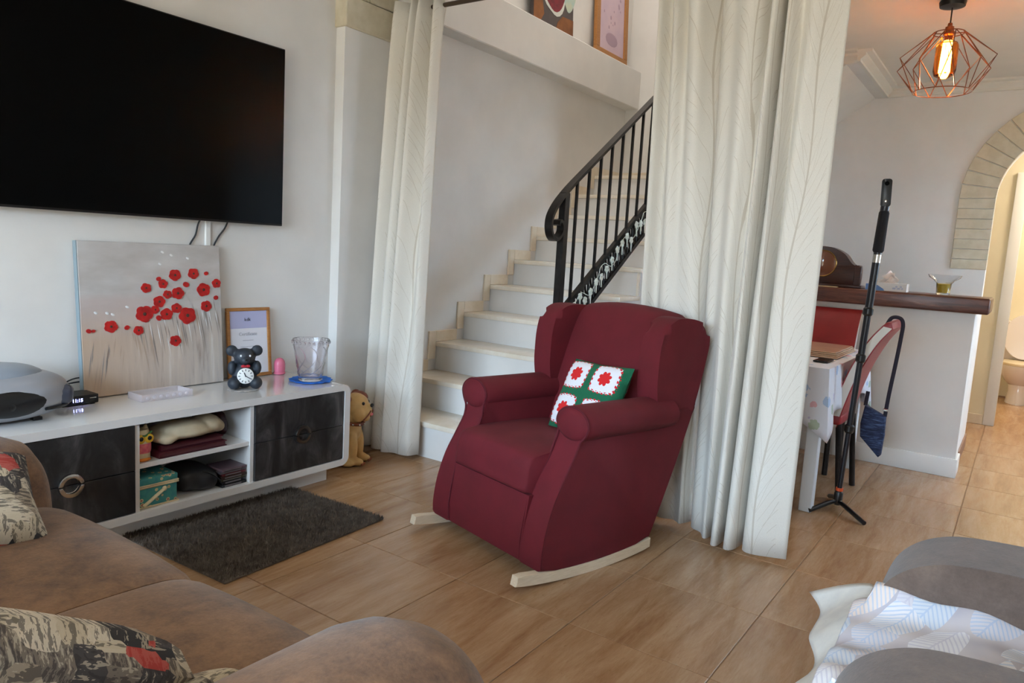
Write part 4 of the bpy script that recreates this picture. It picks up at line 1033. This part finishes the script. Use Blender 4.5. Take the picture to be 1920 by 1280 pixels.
# ------------------------------------------------------------------ pictures on the ledge
mat('still_dark', (74,66,68), .6, c2=(96,84,80), scale=4); mat('still_brown', (150,92,44), .6, c2=(112,66,32), scale=6); mat('still_red', (138,28,46), .5, c2=(104,18,34), scale=30)
mat('still_white', (214,216,208), .6); mat('still_teal', (168,196,192), .6, c2=(196,200,176), scale=12)
p1 = thing('still_life_painting', 'unframed dark still-life painting of cut fruit on the stair ledge', 'painting', (4.86, 3.17, 2.9025))
PM = TR((4.86, 3.165, 2.9025), rx=-.05)
obj('canvas', xf(box(-.28,.28,-.012,.018,0,.60,.002,1), PM), 'still_dark', p1)
def blobp(cx_, cz_, rx_, rz_, mname, y_, nm='painted_shape', ph=0, amp=.06):
    P = [(cx_+rx_*(1+amp*math.sin(5*a+ph))*math.cos(a), cz_+rz_*(1+amp*math.sin(4*a+ph))*math.sin(a)) for a in [2*PI*i/28 for i in range(28)]]
    return obj(nm, xf(prism(P, y_, -.012, 'y'), PM), mname, p1, sm=0)
obj('painted_table', xf(prism([(-.28,0),(-.2,0),(-.14,.08),(-.17,.2),(-.22,.34),(-.28,.36)], -.0135, -.012,'y'), PM), 'still_brown', p1, sm=0)
obj('painted_table', xf(prism([(.02,0),(.28,0),(.28,.14),(.12,.13),(.05,.07)], -.0135, -.012,'y'), PM), 'still_brown', p1, sm=0)
blobp(.0,.30,.17,.19,'still_white',-.0140); blobp(.0,.31,.155,.17,'still_red',-.0150,ph=1,amp=.04); blobp(.21,.36,.10,.17,'still_teal',-.0145,ph=2)
p2 = thing('pink_print', 'pink print in a light oak frame on the stair ledge', 'picture frame', (5.81, 3.17, 2.9025))
mat('pink_paper', (208,182,192), .6, c2=(196,172,188), scale=5)
PM = TR((5.81, 3.168, 2.9025), rx=-.05)
for q in ((-.285,.285,0,.062),(-.285,.285,.70,.762),(-.285,-.223,.062,.70),(.223,.285,.062,.70)):
    obj('frame_rail', xf(box(q[0],q[1],-.016,.016,q[2],q[3],.003,1), PM), 'frame_oak', p2)
pr = obj('print', xf(box(-.224,.224,-.004,.006,.06,.702), PM), 'pink_paper', p2, sm=0)
mat('mauve', (170,144,160), .6); random.seed(2)
for k in range(14):
    x_, z_ = random.uniform(-.15,.15), random.uniform(.22,.55); r_ = random.uniform(.008,.022)
    obj('painted_mark', xf(ell((x_,-.0042,z_),(r_*.7,.0012,r_),8,5), PM), 'mauve', pr)
b = ell((.0,-.0042,.17),(.11,.0012,.055),14,6); obj('painted_mark', xf(b, PM), 'mauve', pr)

# ------------------------------------------------------------------ pendant lamp
LX, LY = 4.42, .478
pd = thing('pendant_lamp', 'copper wire cage pendant lamp with a glowing amber bulb', 'lamp', (LX, LY, 2.62))
mat('copper', (168,104,70), .3, .9, c2=(112,70,52), scale=16)
obj('ceiling_rose', lathe([(0,0),(.058,0),(.062,-.008),(.058,-.03),(.02,-.036),(0,-.036)], (LX,LY,2.62), 28), 'dark_metal', pd)
obj('cord', tube([(LX,LY,2.586),(LX+.002,LY,2.54),(LX,LY,2.505)], .0035, 8), 'dark_metal', pd)
obj('socket', lathe([(0,.035),(.010,.035),(.012,.02),(.020,.016),(.021,-.004),(.026,-.008),(.026,-.022),(.019,-.028),(.019,-.05),(0,-.05)], (LX,LY,2.475), 20), 'copper', pd)
glass('amber_glass', (255,190,110), .02, 1.3)
NW = 10; zt, zm_, zb = 2.462, 2.310, 2.172; rt_, rm_, rb_ = .072, .224, .134
def pp_(r, z_, k, off=0): a = 2*PI*(k+off)/NW+.2; return (LX+r*math.cos(a), LY+r*math.sin(a), z_)
for (r, z_) in ((rt_, zt), (rb_, zb)):
    obj('cage_ring', tube([pp_(r, z_, k/3) for k in range(NW*3)], .0026, 6, closed=True), 'copper', pd)
for k in range(NW):
    mdp = pp_(rm_, zm_+(.022 if k % 2 else -.012), k)
    obj('cage_wire', tube([pp_(rt_, zt, k, -.5), mdp, pp_(rb_, zb, k, -.5)], .0024, 6), 'copper', pd)
    obj('cage_wire', tube([pp_(rt_, zt, k, .5), mdp, pp_(rb_, zb, k, .5)], .0024, 6), 'copper', pd)
obj('cage_spoke', tube([pp_(rt_, zt, 0), (LX,LY,zt-.002), pp_(rt_, zt, 5)], .0024, 6), 'copper', pd)
obj('cage_spoke', tube([pp_(rt_, zt, 2.5), (LX,LY,zt-.002), pp_(rt_, zt, 7.5)], .0024, 6), 'copper', pd)
bl = obj('bulb', lathe([(0,0),(.02,0),(.045,-.012),(.052,-.03),(.053,-.15),(.046,-.172),(.02,-.185),(0,-.187),(0,-.184),(.019,-.182),(.044,-.17),(.0505,-.15),(.0495,-.03),(.043,-.014),(.0,-.003)], (LX,LY,2.425), 28), 'amber_glass', pd)
emis('filament', (255,190,110), 140)
for k in range(6):
    a = 2*PI*k/6; obj('filament', tube([(LX+.010*math.cos(a),LY+.010*math.sin(a),2.405),(LX+.013*math.cos(a+.4),LY+.013*math.sin(a+.4),2.27)], .0038, 6), 'filament', bl)
pl2 = bpy.data.lights.new('pendant_glow', 'POINT'); pl2.energy = 3; pl2.color = (1,.66,.36); pl2.shadow_soft_size = .03
po2 = bpy.data.objects.new('pendant_glow', pl2); COL.objects.link(po2); po2.location = (LX, LY, 2.215)

# ------------------------------------------------------------------ bar top and the things on it
def bar_wood():
    M = bpy.data.materials.new('bar_wood'); t = NT(M); MATS['bar_wood'] = M
    a = t.noise(t.coords((3,1.2,10)), 3, 7, .65, .8); b = t.noise(t.coords((1,1,1)), 7, 4)
    t.set(t.mix(t.math('MULTIPLY', b, .35), t.ramp(a, [(.32,(50,28,22)), (.48,(84,46,36)), (.62,(112,68,52)), (.75,(138,98,82))]), (84,44,36)), .32); t.bump(a, .3, .004)
bar_wood()
BT = 1.118
bar = obj('bar_top', box(5.165, 5.62, .165, 1.985, 1.022, BT, .012, 3), 'bar_wood'); tag(bar, 'dark polished wooden beam forming the bar top on the half wall', 'counter')
mat('clock_wood', (66,30,20), .3, c2=(48,20,14), scale=8, stretch=(2,2,14))
ck = thing('mantel_clock', 'dark wooden mantel clock with a domed top on the bar', 'clock', (5.42, 1.165, BT))
K = sp2([(.93,BT+.018),(.93,BT+.145),(.955,BT+.15),(.985,BT+.17),(1.03,BT+.225),(1.10,BT+.262),(1.165,BT+.272)], 5)
K += [(2.33-a, b_) for a, b_ in reversed(K[:-1])]
obj('case', prism(K, 5.36, 5.48, 'x', .005, 2), 'clock_wood', ck, sm=40)
obj('plinth', box(5.345, 5.495, .905, 1.425, BT+.0005, BT+.02, .004, 2), 'clock_wood', ck)
for yy in (.935, 1.395): obj('pilaster', box(5.345, 5.36, yy-.022, yy+.022, BT+.02, BT+.145, .003, 1), 'clock_wood', ck)
mat('dial_glass', (120,72,48), .08, Coat_Weight=.6); mat('brass', (150,112,62), .25, 1)
obj('dial', xf(lathe([(0,.012),(.05,.010),(.085,.003),(.086,0)], n=32), TR((5.36,1.165,BT+.155), ry=-PI/2)), 'dial_glass', ck)
obj('bezel', xf(tube([(.088*math.cos(2*PI*i/32), .088*math.sin(2*PI*i/32), 0) for i in range(32)], .005, 8, closed=True), TR((5.357,1.165,BT+.155), ry=-PI/2)), 'brass', ck)
nc = obj('note_card', box(5.20, 5.27, 1.03, 1.17, BT+.0005, BT+.006, .001, 1), 'owl_cream'); tag(nc, 'small cream card lying on the bar before the mantel clock', 'card')
tb = thing('tissue_box', 'white and blue tissue box with a tissue pulled up', 'tissue box', (5.30, .735, BT))
mat('box_white', (222,224,226), .5); mat('box_blue', (96,138,200), .5); mat('tissue', (232,224,220), .9)
bd = obj('carton', box(5.25, 5.36, .622, .862, BT+.0005, BT+.052, .001, 1), 'box_white', tb, sm=0)
obj('blue_band', prism([(.861,BT+.002),(.861,BT+.04),(.83,BT+.043),(.79,BT+.034),(.755,BT+.012),(.75,BT+.002)], 5.2488, 5.2502, 'x'), 'box_blue', bd, sm=0)
for k in range(7):
    yy = .648+.0085*k; zz = BT+.018+(.006 if k < 4 else 0)*1
    obj('printed_letter', xf(tube([(.0042*math.cos(2*PI*i/8), .0048*math.sin(2*PI*i/8), 0) for i in range(8)], .0011, 4, closed=True), TR((5.2492, yy, BT+.02+(.012 if k % 3 == 1 else 0)), ry=-PI/2)), 'box_blue', bd)
def tis(u, v):
    a = (u-.5)*2; return (5.305+.03*math.sin(3.2*a+2*v)*(.3+v), .73+.055*a*(1-.35*v)+.01*math.sin(9*v), BT+.05+.075*v*(1-.45*a*a)+.008*math.sin(14*u))
to = obj('tissue', grid(tis, 14, 10), 'tissue', tb, sm=70); to.modifiers.new('solid','SOLIDIFY').thickness = .002
glass('clear_glass', (248,250,252), .01, 1.45)
mat('candle_yellow', (214,176,24), .35)
gl = thing('drinking_glass', 'glass holding yellow liquid near the bar end', 'glass', (5.36, .43, BT))
gp = [(0,0),(.036,0),(.038,.004),(.043,.07),(.058,.088),(.088,.108),(.095,.125),(.092,.125),(.085,.110),(.055,.091),(.040,.072),(.0355,.012),(0,.010)]
obj('tumbler', lathe(gp, (5.36,.43,BT+.0005), 36), 'clear_glass', gl)
obj('liquid', lathe([(0,.0108),(.0348,.0125),(.039,.066),(0,.066)], (5.36,.43,BT+.0005), 32), 'candle_yellow', gl)

# ------------------------------------------------------------------ dining table, cloth and what lies on it
tbx = thing('dining_table', 'white dining table with square legs behind the wide curtain', 'table', (4.42, 1.2, 0))
mat('table_white', (218,224,230), .4)
X0, X1, Y0, Y1, TZ = 3.855, 4.985, .755, 1.60, .745
obj('tabletop', box(X0, X1, Y0, Y1, TZ-.03, TZ, .004, 1), 'table_white', tbx)
for a, b_ in ((X0+.01,Y0+.01),(X1-.07,Y0+.01),(X0+.01,Y1-.07),(X1-.07,Y1-.07)): obj('leg', box(a, a+.062, b_, b_+.062, 0, TZ-.03, .003, 1), 'table_white', tbx)
obj('apron', boxes([(X0+.04,X1-.04,Y0+.02,Y0+.04,TZ-.11,TZ-.03),(X0+.04,X1-.04,Y1-.04,Y1-.02,TZ-.11,TZ-.03),(X0+.02,X0+.04,Y0+.04,Y1-.04,TZ-.11,TZ-.03),(X1-.04,X1-.02,Y0+.04,Y1-.04,TZ-.11,TZ-.03)]), 'table_white', tbx, sm=0)
def cloth_mat():
    M = bpy.data.materials.new('tablecloth_print'); t = NT(M); MATS['tablecloth_print'] = M
    v = t.coords((1,1,1)); vo = t.n('TexVoronoi'); vo.inputs['Scale'].default_value = 12; t.l(v, vo.inputs['Vector'])
    s = t.n('SeparateColor'); t.l(vo.outputs['Color'], s.inputs[0])
    pal = t.ramp(s.outputs[0], [(0,(120,168,216)), (.3,(160,150,200)), (.55,(214,120,140)), (.75,(128,160,110))], True)
    msk = t.math('LESS_THAN', t.math('ADD', vo.outputs['Distance'], t.math('MULTIPLY', t.noise(v, 34, 3), .5)), .56)
    msk = t.math('MULTIPLY', msk, t.math('GREATER_THAN', s.outputs[1], .2))
    t.set(t.mix(t.math('MULTIPLY', msk, .6), (220,222,232), pal), .8)
cloth_mat()
def cloth():
    b = bmesh.new(); per = []
    n = 36
    for i in range(n): per.append((X0+(X1-X0)*i/n, Y0, 0, -1))
    for i in range(n): per.append((X1, Y0+(Y1-Y0)*i/n, 1, 0))
    for i in range(n): per.append((X1-(X1-X0)*i/n, Y1, 0, 1))
    for i in range(n): per.append((X0, Y1-(Y1-Y0)*i/n, -1, 0))
    rows = []; m_ = len(per)
    cn = [(X0,Y0),(X1,Y0),(X1,Y1),(X0,Y1)]
    for j in range(9):
        f = j/8; row = []
        for i, (x_, y_, nx_, ny_) in enumerate(per):
            dc = min(math.hypot(x_-c[0], y_-c[1]) for c in cn); cor = max(0, 1-dc/.22)
            drop = .235+.13*cor**1.5; out = .008+f*(.012+.012*math.sin(i*.9)+.035*cor)
            dx_, dy_ = nx_, ny_
            if cor > .0:
                c = min(cn, key=lambda q: math.hypot(x_-q[0], y_-q[1])); d = Vector((c[0]-4.42, c[1]-1.18)); dx_ = nx_*(1-cor)+math.copysign(.7,d.x)*cor; dy_ = ny_*(1-cor)+math.copysign(.7,d.y)*cor
            row.append(b.verts.new((x_+dx_*out, y_+dy_*out, TZ+.004-drop*f if j else TZ+.004)))
        rows.append(row)
    for A, B in zip(rows, rows[1:]):
        for k in range(m_): b.faces.new((A[k], A[(k+1)%m_], B[(k+1)%m_], B[k]))
    b.faces.new(rows[0]); return b
tc_ = obj('tablecloth', cloth(), 'tablecloth_print', sm=60); tag(tc_, 'white tablecloth with blue and lilac floral print on the dining table', 'tablecloth')
tc_.modifiers.new('solid','SOLIDIFY').thickness = .002
CT = TZ+.0065
mat('placemat', (206,178,150), .3, c2=(186,154,126), scale=7, Coat_Weight=.6)
pm_ = thing('wrapped_placemats', 'stack of beige placemats in clear wrapping on the dining table', 'placemats', (4.55, 1.02, CT))
for k in range(4): obj('placemat', box(4.28+.006*k, 4.80-.004*k, .80+.005*k, 1.22, CT+.0005+.0085*k, CT+.0088+.0085*k, .003, 1), 'placemat', pm_)
ph = thing('smartphone', 'black smartphone lying on the dining table edge', 'phone', (4.12, .84, CT))
obj('body', box(4.05, 4.20, .80, .875, CT+.0005, CT+.009, .003, 2), 'black_plastic', ph)
obj('screen', box(4.055, 4.195, .804, .871, CT+.009, CT+.0096), 'tv_screen', ph, sm=0)

# ------------------------------------------------------------------ red dining chairs
fabric('red_leather', (150,28,34), (134,22,28), .05, .45, 200)
mat('chair_edge', (224,218,208), .6)
def red_chair(label, loc, rz):
    """local: sitter faces +y, back at y=0; x across"""
    t_ = thing('dining_chair', label, 'chair', loc, rz, 'red dining chairs')
    bk_ = sp2([(.075,.40),(.05,.52),(.0,.70),(-.07,.86),(-.135,.955)], 5); fr_ = [(a+.052, b_+.012) for a, b_ in bk_]
    P = bk_ + [(-.125,.985),(-.10,.985)] + fr_[::-1]
    obj('backrest', prism(P, -.205, .205, 'x', .004, 2), 'red_leather', t_, local=True, sm=40)
    for s in (-1, 1): obj('edge_strip', prism([(a+.006, b_+.002) for a, b_ in bk_] + [(a+.046, b_+.009) for a, b_ in bk_[::-1]], s*.2055-.0012, s*.2055+.0012, 'x'), 'chair_edge', t_, local=True, sm=0)
    obj('seat', box(-.21,.21,.06,.47,.41,.47,.015,3), 'red_leather', t_, local=True)
    for lx in (-.19,.19):
        for ly in (.03,.44): obj('leg', tube([(lx,ly,0),(lx,ly+(.04 if ly < .1 else 0),.42)], .0165, 10), 'dark_metal', t_, local=True)
    return t_
red_chair('red dining chair with white edge strips carrying the denim bag', (4.365, .665, 0), 0)
red_chair('red dining chair with white edge strips tucked behind the table by the bar', (5.10, 1.06, 0), PI/2)
def denim_mat():
    M = bpy.data.materials.new('denim'); t = NT(M); MATS['denim'] = M
    a = t.noise(t.coords((10,10,70)), 1.5, 5, .7, .5)
    t.set(t.ramp(a, [(.38,(24,32,58)), (.52,(40,54,88)), (.66,(86,108,146))]), .85); t.bump(a, .3, .003)
denim_mat()
mat('strap_navy', (28,26,44), .7)
dbg = thing('denim_bag', 'dark blue ribbed denim bag hanging from the red chair back', 'bag', (4.42, .60, .26))
b = prism([(.545,.455),(.655,.505),(.668,.40),(.662,.325),(.560,.225),(.548,.24),(.543,.35)], 4.40, 4.45, 'x', .012, 3)
obj('body', b, 'denim', dbg, sm=50)
obj('strap', tube(spline([(4.425,.552,.455),(4.42,.545,.58),(4.415,.530,.76),(4.41,.520,.90),(4.405,.518,.97),(4.40,.534,1.0),(4.40,.572,1.0),(4.40,.592,.965),(4.40,.603,.93)],6), .01, 8, flat=(.003,.010)), 'strap_navy', dbg)
obj('strap', tube(spline([(4.425,.655,.50),(4.425,.650,.58)],4), .01, 8, flat=(.003,.010)), 'strap_navy', dbg)
obj('buckle', box(4.41,4.436,.540,.564,.485,.500,.003,1), 'chrome', dbg)

# ------------------------------------------------------------------ monopod with a slim panoramic camera
mo = thing('monopod', 'black telescopic monopod on three folding feet beside the table', 'monopod', (4.05, .68, 0))
BX, BY = 4.05, .678; TXm, TYm = 4.05, .614
def mp_(z_): f = z_/1.69; return (BX+(TXm-BX)*f, BY+(TYm-BY)*f, z_)
mat('pole_black', (20,20,28), .3); mat('foam_grip', (26,25,30), .9); mat('orange_ring', (214,84,36), .5)
for z0, z1, r in ((.07,.43,.0125),(.43,.80,.0145),(.80,1.04,.0165),(1.04,1.34,.0185)): obj('pole_section', tube([mp_(z0), mp_(z1)], r, 14), 'pole_black', mo)
for z_ in (.43,.80,1.04): obj('twist_lock', tube([mp_(z_-.022), mp_(z_-.014), mp_(z_+.014), mp_(z_+.022)], [.018,.024,.024,.018], 14), 'black_plastic', mo)
obj('grip', tube([mp_(1.335), mp_(1.345), mp_(1.53), mp_(1.54)], [.020,.026,.024,.02], 14), 'foam_grip', mo)
obj('brand_label', tube([mp_(1.285), mp_(1.325)], .0190, 14), 'chrome', mo)
obj('base_joint', tube([mp_(.02), mp_(.03), mp_(.085), mp_(.095)], [.016,.022,.022,.016], 14), 'black_plastic', mo)
obj('base_ring', tube([mp_(.096), mp_(.112)], .018, 14), 'orange_ring', mo)
for fx, fy in ((3.865,.775),(3.87,.515),(4.20,.745)):
    d = Vector((fx-BX, fy-BY, 0)); e = d.normalized()
    ft = obj('foot', tube([Vector((BX,BY,.04))+e*.02, Vector((BX,BY,.035))+e*.08, Vector((fx,fy,.012))], [.011,.0125,.0115], 10), 'black_plastic', mo)
    obj('hinge_pin', ell(Vector((BX,BY,.045))+e*.03, (.007,.007,.007), 10, 6), 'chrome', ft)
pc = thing('panorama_camera', 'slim black panoramic camera mounted on the monopod', 'camera', mp_(1.545))
def slab(z0, z1):
    b = prism(rrect(-.023,.023,0,z1-z0,.012,5), -.011, .011, 'y', .003, 2)
    return xf(b, TR(mp_(z0), rx=0, ry=0, rz=math.radians(-80)) @ Matrix.Rotation(-.035,4,'Y'))
obj('body', slab(1.5605, 1.695), 'black_plastic', pc)
Mz = TR(mp_(1.5605), rz=math.radians(-80)) @ Matrix.Rotation(-.035,4,'Y')
obj('mount', tube([mp_(1.5405), mp_(1.561)], .021, 14), 'pole_black', pc)
for s in (-1, 1): obj('lens', xf(ell((0, s*.011, .112), (.011,.006,.011), 14, 8), Mz), 'tv_screen', pc)
obj('shutter_button', xf(ell((.0,-.0115,.026),(.006,.002,.008),10,6), Mz), 'chrome', pc)

# ------------------------------------------------------------------ toilet in the bathroom
mat('porcelain', (226,216,214), .12, Coat_Weight=.5); mat('seat_cream', (226,208,176), .25)
tl = thing('toilet', 'white toilet with raised lid seen through the bathroom doorway', 'toilet', (8.95, -.05, 0))
def elx(z_, rx_, ry_, cx_, n=28): return [(cx_+rx_*math.cos(2*PI*i/n), -.05+ry_*math.sin(2*PI*i/n), z_) for i in range(n)]
def stack(rings, closed_top=True):
    b = bmesh.new(); L = [[b.verts.new(p) for p in r] for r in rings]; n = len(L[0])
    for A, B in zip(L, L[1:]):
        for k in range(n): b.faces.new((A[k], A[(k+1)%n], B[(k+1)%n], B[k]))
    b.faces.new(L[0][::-1]); b.faces.new(L[-1]) if closed_top else None; return b
obj('pedestal', stack([elx(0,.20,.105,8.95), elx(.03,.195,.10,8.95), elx(.12,.17,.09,8.96), elx(.20,.17,.10,8.96)]), 'porcelain', tl, sm=50)
obj('bowl', stack([elx(.17,.15,.09,8.97), elx(.22,.20,.13,8.95), elx(.30,.25,.175,8.93), elx(.37,.27,.19,8.92), elx(.39,.27,.19,8.92)]), 'porcelain', tl, sm=50)
obj('seat', stack([elx(.391,.27,.192,8.92), elx(.40,.275,.197,8.92), elx(.415,.27,.192,8.92)]), 'seat_cream', tl, sm=50)
obj('lid', xf(stack([[(p[0]-8.92, p[1]+.05, p[2]) for p in elx(0,.235,.19,8.92)], [(p[0]-8.92, p[1]+.05, p[2]) for p in elx(.02,.23,.185,8.92)]]), TR((9.10,-.05,.655), ry=math.radians(-82))), 'porcelain', tl, sm=40)
cs_ = obj('cistern', box(9.13, 9.295, -.24, .14, .40, .78, .02, 3), 'porcelain', tl)
obj('cistern_lid', box(9.12, 9.298, -.25, .15, .781, .81, .01, 2), 'porcelain', tl)
obj('flush_button', lathe([(0,0),(.02,0),(.02,.006),(0,.006)], (9.21,-.05,.81), 16), 'chrome', cs_)
